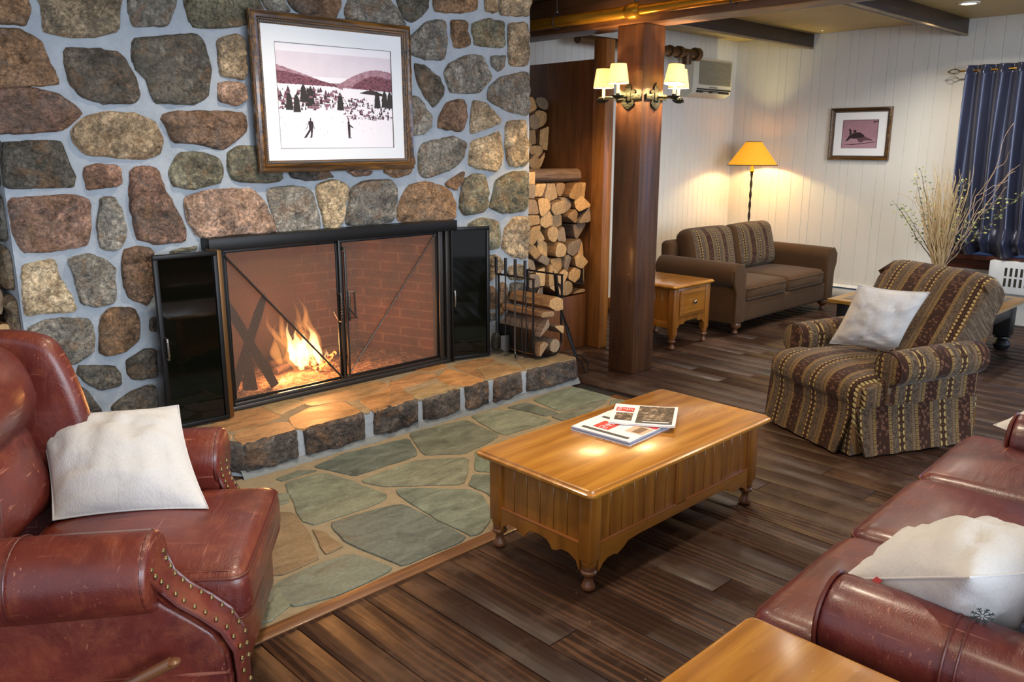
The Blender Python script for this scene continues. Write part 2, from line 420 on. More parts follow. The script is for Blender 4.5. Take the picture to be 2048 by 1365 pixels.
# ---------------------------------------------------------------- materials of the room
def m_stone(name='fieldstone', bs=1.0):
    t = NT(name); v = t.coord(); a = t.attr()
    n1 = t.noise(v, 9, 6, 0.68, 0.5); n2 = t.noise(v, 55, 6, 0.8); n3 = t.noise(v, 3.5, 3)
    c = t.mix(1.0, a, t.ramp(n1, [(0.32, 0.42), (0.5, 1.0), (0.66, 1.7)]), 'MULTIPLY')
    c = t.mix(1.0, c, t.ramp(n2, [(0.36, 0.40), (0.5, 1.0), (0.64, 1.75)]), 'MULTIPLY')
    c = t.mix(t.math('MULTIPLY', t.ramp(n3, [(0.5, 0), (0.75, 1)]), 0.4), c, hexc('#8b8578'))
    c = t.mix(t.math('MULTIPLY', t.ramp(t.noise(v, 14, 6, 0.8, 1.5), [(0.60, 0), (0.68, 1)]), 0.55), c, hexc('#b9b0a2'))
    pt = t.noise(v, 5.5, 5, 0.7, 1.2)
    c = t.mix(t.math('MULTIPLY', t.ramp(pt, [(0.52, 0), (0.60, 1)]), 0.45), c, t.mix(1.0, hexc('#a07a58'), t.ramp(n2, [(0.3, 0.6), (0.7, 1.4)]), 'MULTIPLY'))
    c = t.mix(t.math('MULTIPLY', t.ramp(pt, [(0.36, 1), (0.44, 0)]), 0.45), c, t.mix(1.0, hexc('#6e6e6a'), t.ramp(n1, [(0.3, 0.5), (0.7, 1.6)]), 'MULTIPLY'))
    t.col(c).setp(rough=0.8, spec=0.35)
    h = t.math('ADD', t.math('ADD', t.noise(v, 24, 7, 0.72, 0.8), t.math('MULTIPLY', t.voro(v, 30, 'F1'), 0.35)), t.math('MULTIPLY', t.math('ABSOLUTE', t.math('SUBTRACT', t.noise(v, 10, 5, 0.6, 1.0), 0.5)), 2.6))
    t.bump(h, 1.0 * bs, 0.035); return t.m
M_STONE = m_stone()
def m_mortar():
    t = NT('mortar'); v = t.coord(); n = t.noise(v, 7, 6, 0.65); n2 = t.noise(v, 50, 4, 0.7)
    c = t.mix(n, hexc('#87919d'), hexc('#c3cad0')); c = t.mix(t.math('MULTIPLY', n2, 0.5), c, hexc('#8d9298'))
    t.col(c).setp(rough=0.92, spec=0.2); t.bump(t.math('ADD', t.noise(v, 16, 6, 0.7), t.math('MULTIPLY', n2, 0.4)), 0.5, 0.02); return t.m
M_MORTAR = m_mortar()
def m_slate():
    t = NT('slate'); v = t.coord(); a = t.attr()
    n = t.noise(t.coord((1, 2.2, 1), rot=(0, 0, 0.5)), 5, 6, 0.65, 0.8); f = t.noise(v, 55, 4, 0.7)
    c = t.mix(1.0, a, t.ramp(n, [(0.3, 0.62), (0.52, 1.0), (0.72, 1.35)]), 'MULTIPLY')
    c = t.mix(1.0, c, t.ramp(f, [(0.3, 0.8), (0.7, 1.2)]), 'MULTIPLY')
    t.col(c).setp(spec=0.4); t.rough(t.ramp(n, [(0.3, 0.42), (0.7, 0.68)])); t.bump(t.math('ADD', n, t.math('MULTIPLY', f, 0.3)), 0.4, 0.01); return t.m
M_SLATE = m_slate()
def m_grout():
    t = NT('floor_grout'); v = t.coord(); t.col(t.mix(t.noise(v, 20, 5, 0.7), hexc('#6e6251'), hexc('#9b8d72'))).setp(rough=0.95); t.bump(t.noise(v, 60, 4), 0.3, 0.005); return t.m
M_GROUT = m_grout()
M_GROUT2 = plain('grey_hearth_mortar', '#7b8082', .95, 0, .2, 0, (40, .6, .01))
def m_plank():
    t = NT('old_plank_floor'); a = t.attr(); s = t.sep(t.coord()); r = t.sep(a)
    off = t.math('MULTIPLY', r[2], 37.0)
    v = t.comb(t.math('MULTIPLY', s[0], 7.0), t.math('ADD', t.math('MULTIPLY', s[1], 0.75), off), off)
    w = t.wave(v, 1.3, 9, 4, 1.2, 'X'); n = t.noise(v, 1.6, 6, 0.6, 1.0)
    v2 = t.comb(t.math('MULTIPLY', s[0], 90.0), t.math('ADD', t.math('MULTIPLY', s[1], 3.0), off), 0.0); g = t.noise(v2, 1.2, 3)
    c = t.mix(r[0], hexc('#2c1d17'), hexc('#3c291e'))
    c = t.mix(t.math('MULTIPLY', t.ramp(w, [(0.55, 0), (0.85, 1)]), t.math('MULTIPLY', r[1], 0.6)), c, hexc('#73503a'))
    c = t.mix(t.math('MULTIPLY', t.ramp(n, [(0.42, 0), (0.62, 1)]), 0.6), c, hexc('#2c1a14'))
    c = t.mix(t.math('MULTIPLY', g, 0.42), c, hexc('#22140f'))
    d = t.noise(t.coord(), 2.3, 6, 0.75)
    c = t.mix(t.math('MULTIPLY', t.ramp(d, [(0.5, 0), (0.72, 1)]), 0.35), c, hexc('#7c6353'))
    sp = t.noise(t.coord(), 46, 2, 0.5)
    c = t.mix(t.math('MULTIPLY', t.ramp(sp, [(0.765, 0), (0.78, 1)]), 0.6), c, hexc('#b9a898'))
    t.col(c).setp(spec=0.25); t.rough(t.ramp(d, [(0.35, 0.38), (0.7, 0.60)]))
    t.bump(t.math('ADD', t.math('MULTIPLY', g, 0.6), t.math('MULTIPLY', w, 0.5)), 0.22, 0.004); return t.m
M_PLANK = m_plank()
M_TRIM = wood('oak_trim', '#6d4524', '#7f5530', '#4a2c15', 0, 0.4, 0.2, 1.4)
M_POST = wood('stained_timber_post', '#4e2f1a', '#5f3b20', '#321c10', 2, 0.45, 0.1, 0.8, 0.25)
M_BEAM = wood('stained_timber_beam', '#5b3a1f', '#6f4724', '#3a2211', 1, 0.45, 0.1, 0.8, 0.1)
M_JOIST = wood('dark_joist_wood', '#33200f', '#3f2a1a', '#24150c', 0, 0.5, 0.15, 0.7)
M_JTRIM = wood('joist_edge_wood', '#8c7350', '#9b8462', '#6a5538', 0, 0.5, 0.1)
M_PANEL = wood('stained_panel_board', '#6f4424', '#7d4f2b', '#4f2e16', 2, 0.45, 0.1, 0.5, 0.2)
M_THIN = wood('golden_timber_stud', '#95602c', '#a87038', '#74461e', 2, 0.42, 0.25, 0.6, 0.15)
def m_ceil():
    t = NT('ceiling_boards'); v = t.coord((1, 1, 1)); s = t.sep(v)
    w = t.noise(t.coord((14, 0.8, 1)), 1.5, 5, 0.6, 0.5)
    t.col(t.mix(w, hexc('#a98f55'), hexc('#c9b173'))).setp(rough=0.5, coat=0.1); t.bump(w, 0.1, 0.004); return t.m
M_CEIL = m_ceil()
def m_white():
    t = NT('white_painted_boards'); v = t.coord((1, 1, 0.3)); n = t.noise(v, 6, 5, 0.6)
    t.col(t.mix(n, hexc('#cfcdc6'), hexc('#dddbd5'))).setp(rough=0.45, spec=0.4); t.bump(n, 0.12, 0.006); return t.m
M_WHITE = m_white()
M_SKIRT = wood('skirting_wood', '#7a4a22', '#8a5a2c', '#573013', 0, 0.4, 0.2)
def m_brick():
    t = NT('firebrick'); s = t.sep(t.coord())
    v = t.comb(t.math('ADD', s[0], s[1]), s[2], 0.0)
    b = t.add('ShaderNodeTexBrick'); t.link(v, b.inputs['Vector']); b.inputs['Scale'].default_value = 1.0
    b.inputs['Brick Width'].default_value = 0.2; b.inputs['Row Height'].default_value = 0.068; b.inputs['Mortar Size'].default_value = 0.006
    b.inputs['Color1'].default_value = (*hexc('#5c3022'), 1); b.inputs['Color2'].default_value = (*hexc('#4c2a20'), 1); b.inputs['Mortar'].default_value = (*hexc('#6f4f3d'), 1)
    n = t.noise(t.coord(), 7, 5, 0.7)
    sx = t.math('ABSOLUTE', t.math('SUBTRACT', s[0], 2.62)); soot = t.math('SUBTRACT', 1.0, t.math('MULTIPLY', sx, 1.5))
    k = t.math('MAXIMUM', t.math('MULTIPLY', t.ramp(n, [(0.42, 0), (0.60, 1)]), 0.75), t.math('MULTIPLY', t.ramp(t.math('ADD', soot, t.math('MULTIPLY', t.math('SUBTRACT', n, .5), 1.5)), [(0.1, 0), (0.6, 1)]), 0.9))
    c = t.mix(k, b.outputs[0], hexc('#3a241b'))
    t.col(c).setp(rough=0.9); t.bump(t.math('ADD', b.outputs[1], t.math('MULTIPLY', n, -0.6)), -0.4, 0.01); return t.m
M_BRICK = m_brick()
def m_ash():
    t = NT('ash_bed'); v = t.coord(); n = t.noise(v, 30, 6, 0.75)
    t.col(t.ramp(n, [(0.35, hexc('#3a2417')), (0.5, hexc('#8a6248')), (0.65, hexc('#c7a184'))])).setp(rough=0.95); t.bump(n, 0.9, 0.03); return t.m
M_ASH = m_ash()

# ---------------------------------------------------------------- floor
XL, XR, YB, YF, ZC = -1.6, 9.1, 5.56, -2.7, 2.92
mb = MB(); x = XL; i = 0
while x < XR:
    x1 = x + 0.145
    spans = [(YF, YB)]
    if x1 > -0.2 and x < 4.4: spans = [(YF, 2.468), (3.9, YB)] if x > 1.0 else [(YF, 2.468), (3.9, YB)]
    for a, b in spans:
        y = a - random.uniform(0, 2.0) if a < 0 else a
        while y < b:
            y1 = min(y + random.uniform(1.3, 3.4), b)
            if b - y1 < 0.5: y1 = b
            y0 = max(y, a)
            if y1 - y0 > 0.01:
                mb.box(x + 0.0012, min(x1, XR) - 0.0012, y0 + 0.001, y1 - 0.001, -0.03, random.uniform(-0.0012, 0.0), 0.0022, tint=(random.random(), random.random() ** 1.5, random.random()), seg=1)
            y = y1
    x = x1
fl = mb.build('floor', M_PLANK, sharp=50); struct(fl, 'dark worn wooden plank floor')
b = MB(); b.box(XL, XR, YF, YB, -0.07, -0.02); struct(b.build('floor_base', plain('dark_gap_base', '#120b08', 0.9)))  # plain dark base showing through the gaps between planks
b = MB(); b.box(-0.25, 4.4, 2.468, 2.54, -0.02, 0.004, 0.004); b.box(4.345, 4.4, 2.54, 3.5, -0.02, 0.002, 0.003)
struct(b.build('trim_1', M_TRIM), 'wooden border strip between slate and planks')
b = MB(); b.box(-0.25, 4.345, 2.54, 3.92, -0.03, -0.003); struct(b.build('floor_grout', M_GROUT), 'sandy mortar between the slate flagstones')
mb = MB()
SLC = ['#6b7466', '#62695f', '#707566', '#676b5f', '#5c645e', '#6f7263', '#656d62']
EXTRA = [[(-150, 2560), (300, 2560), (420, 3000), (-100, 3050)], [(340, 2570), (800, 2565), (900, 2980), (450, 3000)], [(830, 2570), (1130, 2570), (1180, 2700), (1150, 2880), (930, 2950)], [(-200, 3090), (420, 3040), (520, 3500), (-180, 3600)],
         [(470, 3030), (940, 2990), (1150, 2930), (1200, 3330), (880, 3460), (560, 3500)], [(-180, 3640), (540, 3540), (620, 3860), (-180, 3860)], [(590, 3520), (900, 3500), (1220, 3380), (1350, 3620), (1300, 3870), (660, 3870)],
         [(1380, 3350), (1500, 3420), (1480, 3560), (1390, 3600)], [(2300, 2560), (2700, 2560), (2760, 2800), (2480, 2950), (2290, 2700)], [(2740, 2560), (3300, 2560), (3420, 2900), (3000, 3000), (2800, 2800)], [(3340, 2560), (3800, 2560), (3900, 2980), (3500, 3050), (3430, 2850)],
         [(3840, 2560), (4330, 2560), (4330, 2950), (3940, 3000)], [(3000, 3040), (3400, 2950), (3480, 3080), (3350, 3280), (2990, 3200)], [(3520, 3090), (3900, 3020), (4000, 3250), (3720, 3330), (3420, 3300)], [(3950, 3030), (4330, 2990), (4330, 3400), (4260, 3420), (4040, 3260)]]
def inside(p, P):
    c = False
    for i in range(len(P)):
        a, b_ = P[i], P[i - 1]
        if (a[1] > p[1]) != (b_[1] > p[1]) and p[0] < (b_[0] - a[0]) * (p[1] - a[1]) / (b_[1] - a[1]) + a[0]: c = not c
    return c
EXTRA = [E for E in EXTRA if not any(any(inside(p, S) for p in resample(E, 30)) or any(inside(p, E) for p in S) for S in SLATES)]
for k, P in enumerate(SLATES + EXTRA):
    cx = sum(p[0] for p in P) / len(P); cy = sum(p[1] for p in P) / len(P)
    P = [(min(4.34, (cx + (p[0] - cx) * 1.045) / 1000), max(2.545, (cy + (p[1] - cy) * 1.045) / 1000)) for p in P]
    P = resample(smooth2(P, 1, .07), 44); rnd = random.Random(k)
    P = [(p[0] + 0.008 * noise.noise(Vector((p[0] * 12, p[1] * 12, k))), p[1] + 0.008 * noise.noise(Vector((p[0] * 12, p[1] * 12, k + 50)))) for p in P]
    c = hexc(SLC[k % len(SLC)]); f = rnd.uniform(0.88, 1.1)
    if k in (13, 14): c = hexc('#7c6a52')
    mb.prism(P, -0.02, 0.003 + .0001 * k, 'xy', bev=0.003, tint=(c[0] * f, c[1] * f, c[2] * f))
struct(mb.build('floor_slate', M_SLATE, sharp=30), 'grey green slate flagstones in front of the hearth')

# ---------------------------------------------------------------- walls and ceiling
def boards(name, length, z1, width, M, label):
    """white tongue and groove boards with real v grooves, running along local x, facing local -y"""
    mb = MB(); x = 0.0; k = 0; pr = [(0, 0.0)]
    while x < length:
        w = width[k % len(width)]; k += 1
        xe = min(length, x + w)
        pr += [(x + 0.0035, -0.006), (xe - 0.0035, -0.006), (xe, 0.0)]; x = xe
    V = [(p[0], p[1], 0) for p in pr] + [(p[0], p[1], z1) for p in pr]; n = len(pr)
    mb.add(V, [(i, i + 1, n + i + 1, n + i) for i in range(n - 1)], 0, M)
    mb.box(0, length, 0.0, 0.08, 0, z1, M=M)
    return struct(mb.build(name, M_WHITE, sharp=10), label)
boards('wall_right', YB - YF, ZC, (0.152, 0.092, 0.165), Matrix.Translation((XR, YB, 0)) @ Matrix.Rotation(-PI / 2, 4, 'Z'), 'white boarded wall with framed skier picture and curtain')
boards('wall_back', XR - (-0.6), ZC, (0.098,), Matrix.Translation((-0.6, YB, 0)), 'white boarded wall behind the loveseat and air conditioner')
b = MB(); b.box(4.6, XR - 0.02, YB - 0.028, YB - 0.007, 0.0, 0.13, 0.005); struct(b.build('baseboard_back', M_SKIRT), 'brown wooden baseboard on the white back wall')
mb = MB(); x = XL
while x < XR:
    mb.box(x + 0.002, min(x + 0.108, XR) - 0.002, YF, YB, ZC, ZC + 0.03, 0.003, seg=1); x += 0.108
mb.box(XL, XR, YF, YB, ZC + 0.02, ZC + 0.08)
struct(mb.build('ceiling', M_CEIL, sharp=20), 'yellowish boarded ceiling between the beams')
def joist(y, x0, x1, label, w=0.085):
    b = MB(); b.box(x0, x1, y, y + w, 2.775, ZC, 0.008); j = b.build('ceiling_joist', M_JOIST)
    struct(j, label, 'joist')
    b = MB(); b.box(x0, x1 - 0.02, y - 0.012, y + 0.012, 2.762, 2.778, 0.003); b.build('edge_strip', M_JTRIM, j)
joist(4.60, 5.15, XR, 'dark ceiling joist ending above the floor lamp')
joist(3.02, 5.15, XR, 'dark ceiling joist ending above the blue curtain')
joist(1.44, 5.15, XR, 'dark ceiling joist nearest the viewer on the right')
joist(4.10, 4.6, 4.83, 'short dark ceiling joist end beside the chimney', 0.09)
# main beam along y, resting on the post
b = MB(); b.box(4.905, 5.165, YF, YB, 2.55, 2.80, 0.008); b.box(4.86, 5.2, YF, YB, 2.80, ZC, 0.006)
struct(b.build('ceiling_beam', M_BEAM), 'heavy brown timber beam on the square post', 'beam')
b = MB(); b.box(4.91, 5.16, 3.745, 3.985, 0, 2.549, 0.007); struct(b.build('timber_post', M_POST), 'square brown timber post carrying the beam and wall lamps', 'post')
# stud and panel beside the wood store
b = MB(); b.box(5.375, 5.485, 4.47, 4.60, 0, 2.549, 0.004); struct(b.build('timber_stud', M_THIN), 'slim golden brown timber stud at the end of the wood store', 'post')
b = MB(); b.box(5.385, 5.42, 4.60, YB - 0.02, 0, 2.40, 0.003); struct(b.build('panel_partition', M_PANEL), 'tall brown wooden board partition beside the stacked firewood', 'partition')
# brown battens seen beyond the post on the white wall
M_DARK = plain('dark_batten', '#2c1c12', 0.5)
for (xa, za, zb) in ((6.70, 1.78, 2.25), (6.66, 0.95, 1.60)):
    b = MB(); b.box(xa, xa + 0.06, YB - 0.03, YB - 0.007, za, zb, 0.004); tag(b.build('coat_rail', M_DARK), 'upper thin dark strip on the white wall beyond the post' if za > 1.5 else 'lower thin dark strip on the white wall beyond the post', 'rail')

# ---------------------------------------------------------------- stone chimney
OX0, OX1, OZ0, OZ1 = 2.06, 3.66, 0.19, 1.16
CX0, CX1, CY = 1.03, 4.56, 4.53
mb = MB()
def mortar_slab(x0, x1, z0, z1):
    nx = max(1, int((x1 - x0) / 0.04)); nz = max(1, int((z1 - z0) / 0.04)); P = []
    for i in range(nx + 1):
        R = []
        for j in range(nz + 1):
            X = x0 + (x1 - x0) * i / nx; Z = z0 + (z1 - z0) * j / nz
            d = 0.010 * noise.noise(Vector((X * 5, 0, Z * 5))) + 0.005 * noise.noise(Vector((X * 17, 3, Z * 17)))
            R.append((X, CY + d, Z))
        P.append(R)
    mb.grid(P); mb.box(x0, x1, CY + 0.02, 5.5, z0, z1)
mortar_slab(CX0, OX0, 0, ZC); mortar_slab(OX1, CX1, 0, ZC); mortar_slab(OX0, OX1, OZ1, ZC); mb.box(OX0, OX1, CY - 0.01, 5.5, 0, OZ0)
chim = struct(mb.build('wall_chimney', M_MORTAR, sharp=60), 'fieldstone chimney wall with pale blue grey mortar')
SCOL = {'b': ['#86684e', '#7d6350', '#8d6f53'], 't': ['#a58f72', '#9c8a70', '#b09a7c'], 'g': ['#857f74', '#7c776e', '#8b857a'], 'o': ['#76715c', '#7d7864', '#6f6b58'],
        'd': ['#57504a', '#5c544a', '#5f5a50'], 'r': ['#856656', '#8a6c5c', '#7c5f52'], 'p': ['#9f8372', '#a48672', '#ab8e7a'], 'y': ['#bda684', '#c2ab87', '#b7a384']}
mb = MB()
def rockface(mb, poly, to3d, depth, seed, tint, N=40, rough=1.0):
    poly = resample(smooth2(smooth2(poly, 1, .10), 1, .20), N)
    cx = sum(p[0] for p in poly) / N; cy = sum(p[1] for p in poly) / N
    poly = [(cx + (p[0] - cx) * 1.045, cy + (p[1] - cy) * 1.045) for p in poly]
    size = max(max(p[0] for p in poly) - min(p[0] for p in poly), max(p[1] for p in poly) - min(p[1] for p in poly))
    rings = []
    SCL = [(1.02, -0.03), (1.0, 0.0), (0.985, 0.45), (0.95, 0.75), (0.88, 0.92), (0.78, 1.0), (0.66, 1.04), (0.52, 1.06), (0.38, 1.06), (0.22, 1.07), (0.08, 1.07)]
    # a few random cleavage planes give a broken rock face
    rn = random.Random(seed); tx = rn.uniform(-0.25, 0.25); ty = rn.uniform(-0.25, 0.25)
    for s, d in SCL:
        R = []
        for p in poly:
            x = cx + (p[0] - cx) * s; y = cy + (p[1] - cy) * s
            q = Vector((x * 9 + seed * 3.1, y * 9, seed))
            e = 0.0
            if d > 0:
                ridge = abs(noise.noise(q)) * 1.3 + abs(noise.noise(q * 2.3)) * 0.6 + noise.noise(q * 5) * 0.22
                k = min(1, d) * rough
                e = (depth + .004) * d + k * (0.038 * ridge - 0.012) + k * (tx * (x - cx) + ty * (y - cy)) * 0.35 / max(0.6, size / 0.2)
            wob = 0.007 * noise.noise(Vector((x * 22, y * 22, seed))) + 0.003 * noise.noise(Vector((x * 70, y * 70, seed)))
            R.append(to3d(x + wob, y + wob, max(e, -0.02)))
        rings.append(R)
    mb.grid(rings, cv=True, tint=tint)
    n = len(mb.v); mb.add(rings[-1], [tuple(range(N))], tint=tint)
for k, (c, P) in enumerate(STONES):
    col = hexc(SCOL[c][k % 3]); f = random.Random(k).uniform(1.22, 1.55)
    poly = [(max(CX0, min(CX1 + 0.01, p[0] / 1000)), min(ZC, p[1] / 1000)) for p in P]
    rockface(mb, poly, lambda x, y, e: (x, CY - 0.004 - e, y), 0.022, k, tuple(a * f for a in col))
# stones on the two flanks of the chimney
rs = random.Random(5)
for side in (0, 1):
    z = 0.02
    while z < 2.85:
        h = rs.uniform(0.2, 0.36); y = 4.56
        while y < 5.4:
            w = rs.uniform(0.25, 0.45); X = CX0 if side == 0 else CX1; sg = -1 if side == 0 else 1
            poly = [(y + 0.02, z + 0.03), (y + w * .5, z + 0.01), (y + w - 0.02, z + 0.03), (y + w - 0.01, z + h - 0.04), (y + w * .5, z + h - 0.01), (y + 0.02, z + h - 0.03)]
            poly = [(min(p[0], 5.5), min(p[1], 2.9)) for p in poly]
            c = hexc(rs.choice(['#86684e', '#857f74', '#76715c', '#57504a', '#a58f72']))
            rockface(mb, poly, lambda a, b_, e, X=X, sg=sg: (X + sg * (0.002 + e), a, b_), 0.02, int(rs.random() * 999), c, 24)
            y += w
        z += h
tag(mb.build('wall_chimney_stones', M_STONE, sharp=50), 'rough brown and grey fieldstones set in the chimney', None, None, 'structure')
# firebox
mb = MB(); BX0, BX1, BY = 2.30, 3.42, 5.22
def quad(a, b, c, d): mb.add([a, b, c, d], [(0, 1, 2, 3)])
zt = OZ1 + 0.06
mb.add([(OX0, CY, OZ0), (BX0, BY, OZ0), (BX0, BY, zt + .2), (OX0, CY, zt + .2)], [(0, 1, 2, 3)]); mb.add([(OX1, CY, OZ0), (BX1, BY, OZ0), (BX1, BY, zt + .2), (OX1, CY, zt + .2)], [(0, 1, 2, 3)])
mb.add([(BX0, BY, OZ0), (BX1, BY, OZ0), (BX1, BY, zt + .2), (BX0, BY, zt + .2)], [(0, 1, 2, 3)])
mb.add([(OX0, CY + .12, zt), (OX1, CY + .12, zt), (BX1, BY, zt + .1), (BX0, BY, zt + .1)], [(0, 1, 2, 3)])
struct(mb.build('wall_firebox', M_BRICK), 'sooty red brick lining inside the fireplace')
P = []
for i in range(41):
    R = []
    for j in range(25):
        u = i / 40; v = j / 24; y = CY + 0.03 + v * (BY - CY - 0.04); xa = OX0 + (BX0 - OX0) * v; xb = OX1 + (BX1 - OX1) * v; x = xa + (xb - xa) * u
        R.append((x, y, OZ0 + 0.012 + 0.035 * max(0, noise.noise(Vector((x * 7, y * 7, 1)))) + 0.03 * abs(noise.noise(Vector((x * 20, y * 20, 4))))))
    P.append(R)
mb = MB(); mb.grid(P); tag(mb.build('ash_bed', M_ASH), 'bed of pale ash and embers inside the fireplace', 'ash', None, 'stuff')

# ---------------------------------------------------------------- raised hearth
mb = MB(); mb.prism([(1.82, 3.905), (4.43, 3.90), (4.46, 4.60), (1.45, 4.60), (1.50, 4.42)], 0, 0.178, 'xy'); mb.prism([(1.84, 3.925), (4.42, 3.92), (4.44, 4.52), (1.5, 4.52), (1.54, 4.42)], 0.17, 0.1845, 'xy', mi=1)
struct(mb.build('hearth_core', [M_MORTAR, M_GROUT]), 'mortar core of the raised hearth')
mb = MB(); hm = MB()
HC = ['#96734f', '#a07c58', '#94805f', '#a87e52', '#997c58', '#8a785c', '#a0784e']
for k, P in enumerate(HEARTH):
    cx = sum(p[0] for p in P) / len(P); cy = sum(p[1] for p in P) / len(P); P = [(cx + (p[0] - cx) * 1.06, cy + (p[1] - cy) * 1.06) for p in P]
    P = [(min(4.45, max(1.5, p[0] / 1000)), max(3.885, min(4.52, p[1] / 1000))) for p in P]; P = resample(smooth2(P, 1, .07), 30)
    c = hexc(HC[k % 7]); f = random.Random(k).uniform(.9, 1.1)
    hm.prism(P, 0.17, 0.1865 + .00023 * k, 'xy', bev=0.003, tint=tuple(a * f for a in c))
E7 = [[(1.52, 4.30), (1.80, 4.18), (1.82, 4.34), (1.98, 4.45), (1.54, 4.52)], [(1.62, 4.24), (1.80, 3.98), (1.85, 4.09), (1.80, 4.15)]]
for k, P in enumerate(E7): hm.prism(resample(smooth2(P, 1), 24), 0.17, 0.187, 'xy', bev=0.004, tint=hexc('#8f7c62'))
struct(hm.build('hearth_slabs', M_SLATE, sharp=30), 'tan stone slabs on top of the raised hearth')
xs = [(1.83, 2.127), (2.19, 2.565), (2.642, 2.951), (3.015, 3.299), (3.36, 3.549), (3.604, 3.865), (3.925, 4.43)]
for k, (a, b_) in enumerate(xs):
    r_ = random.Random(k + 3); P = [(a, .03 + r_.uniform(0, .02)), ((a + b_) / 2, .025), (b_, .03 + r_.uniform(0, .02)), (b_ + r_.uniform(-.01, .01), .184), ((a + b_) / 2, .184), (a + r_.uniform(-.01, .01), .184)]
    P2 = resample(P, 60)
    rockface(mb, P2, lambda x, y, e: (x, 3.90 - e * 0.7, y), 0.022, k + 300, hexc(['#5b5350', '#60544e', '#574f4c', '#625650'][k % 4]), 60, 0.9)
rockface(mb, resample([(3.91, .02), (4.5, .02), (4.5, .184), (3.91, .184)], 40), lambda a, b_, e: (4.44 + e * .6, a, b_), 0.02, 320, hexc('#5b5350'), 40)
rockface(mb, resample([(0, .02), (.6, .02), (.6, .184), (0, .184)], 40), lambda a, b_, e: (1.82 - .32 * a / .6 - e * .5, 3.91 + .52 * a / .6, b_), 0.02, 321, hexc('#5b5350'), 40)
struct(mb.build('hearth_stones', M_STONE, sharp=40), 'dark rough stone blocks on the front of the raised hearth')
# ragged mortar fillet at the foot of the hearth
P = []
for i in range(121):
    x = 1.8 + 2.66 * i / 120; r = 0.012 * noise.noise(Vector((x * 9, 0, 0))) + 0.008 * noise.noise(Vector((x * 25, 0, 2)))
    P.append([(x, 3.92, 0.04 + r), (x, 3.895 + r * .5, 0.028 + r), (x, 3.885 + r, 0.014 + abs(r) * .6), (x, 3.874 + r * 1.7, 0.004), (x, 3.87 + r * 1.5, -0.005)])
mb = MB(); mb.grid(P); struct(mb.build('trim_2', M_GROUT2, sharp=60), 'ragged mortar fillet along the foot of the hearth')

# ---------------------------------------------------------------- fireplace fittings
M_IRON = plain('black_iron', '#1b1a1a', 0.42, 0.6, 0.5, 0, (60, 0.15, 0.002))
M_IRON2 = plain('worn_grey_iron', '#4a4642', 0.38, 0.8, 0.5, 0, (60, 0.2, 0.002))
M_STEEL = plain('bare_steel', '#9a958d', 0.3, 1.0)
t = NT('smoked_glass'); t.col(hexc('#0b0d08')).setp(rough=0.04, spec=0.3, trans=0.25, ior=1.45); M_SMOKED = t.m
def m_mesh():
    t = NT('wire_mesh'); s = t.sep(t.coord()); k = 2 * PI / 0.0105
    a = t.math('SINE', t.math('MULTIPLY', t.math('ADD', s[0], s[2]), k)); b = t.math('SINE', t.math('MULTIPLY', t.math('SUBTRACT', s[0], s[2]), k))
    m = t.math('GREATER_THAN', t.math('MAXIMUM', a, b), 0.66)
    t.col(hexc('#755f50')).setp(rough=0.6, metal=0.2); t.link(m, t.p.inputs['Alpha']); return t.m
M_MESH = m_mesh()
scr = thing('fireplace_screen', (2.85, 4.47, 0.188), 0, 'black iron fireplace surround with mesh doors and smoked glass doors', 'fireplace screen')
O = Vector((2.85, 4.47, 0.188)); TM = Matrix.Translation(-O)
b = MB(); b.box(1.956, 3.745, 4.42, 4.54, 1.135, 1.205, 0.003, M=TM); b.build('lintel_bar', M_IRON, scr)
b = MB(); b.box(2.02, 3.70, 4.44, 4.53, 0.189, 0.215, 0.003, M=TM); b.box(2.02, 3.70, 4.455, 4.475, 0.215, 0.232, 0.002, M=TM); b.build('bottom_rail', M_IRON2, scr)
b = MB(); b.box(2.02, 2.05, 4.45, 4.53, 0.215, 1.135, 0.002, M=TM); b.build('side_stile', M_IRON, scr)
b = MB(); b.box(3.60, 3.635, 4.45, 4.53, 0.215, 1.135, 0.002, M=TM); b.box(3.655, 3.69, 4.44, 4.53, 0.215, 1.135, 0.002, M=TM); b.build('side_stile', M_IRON2, scr)
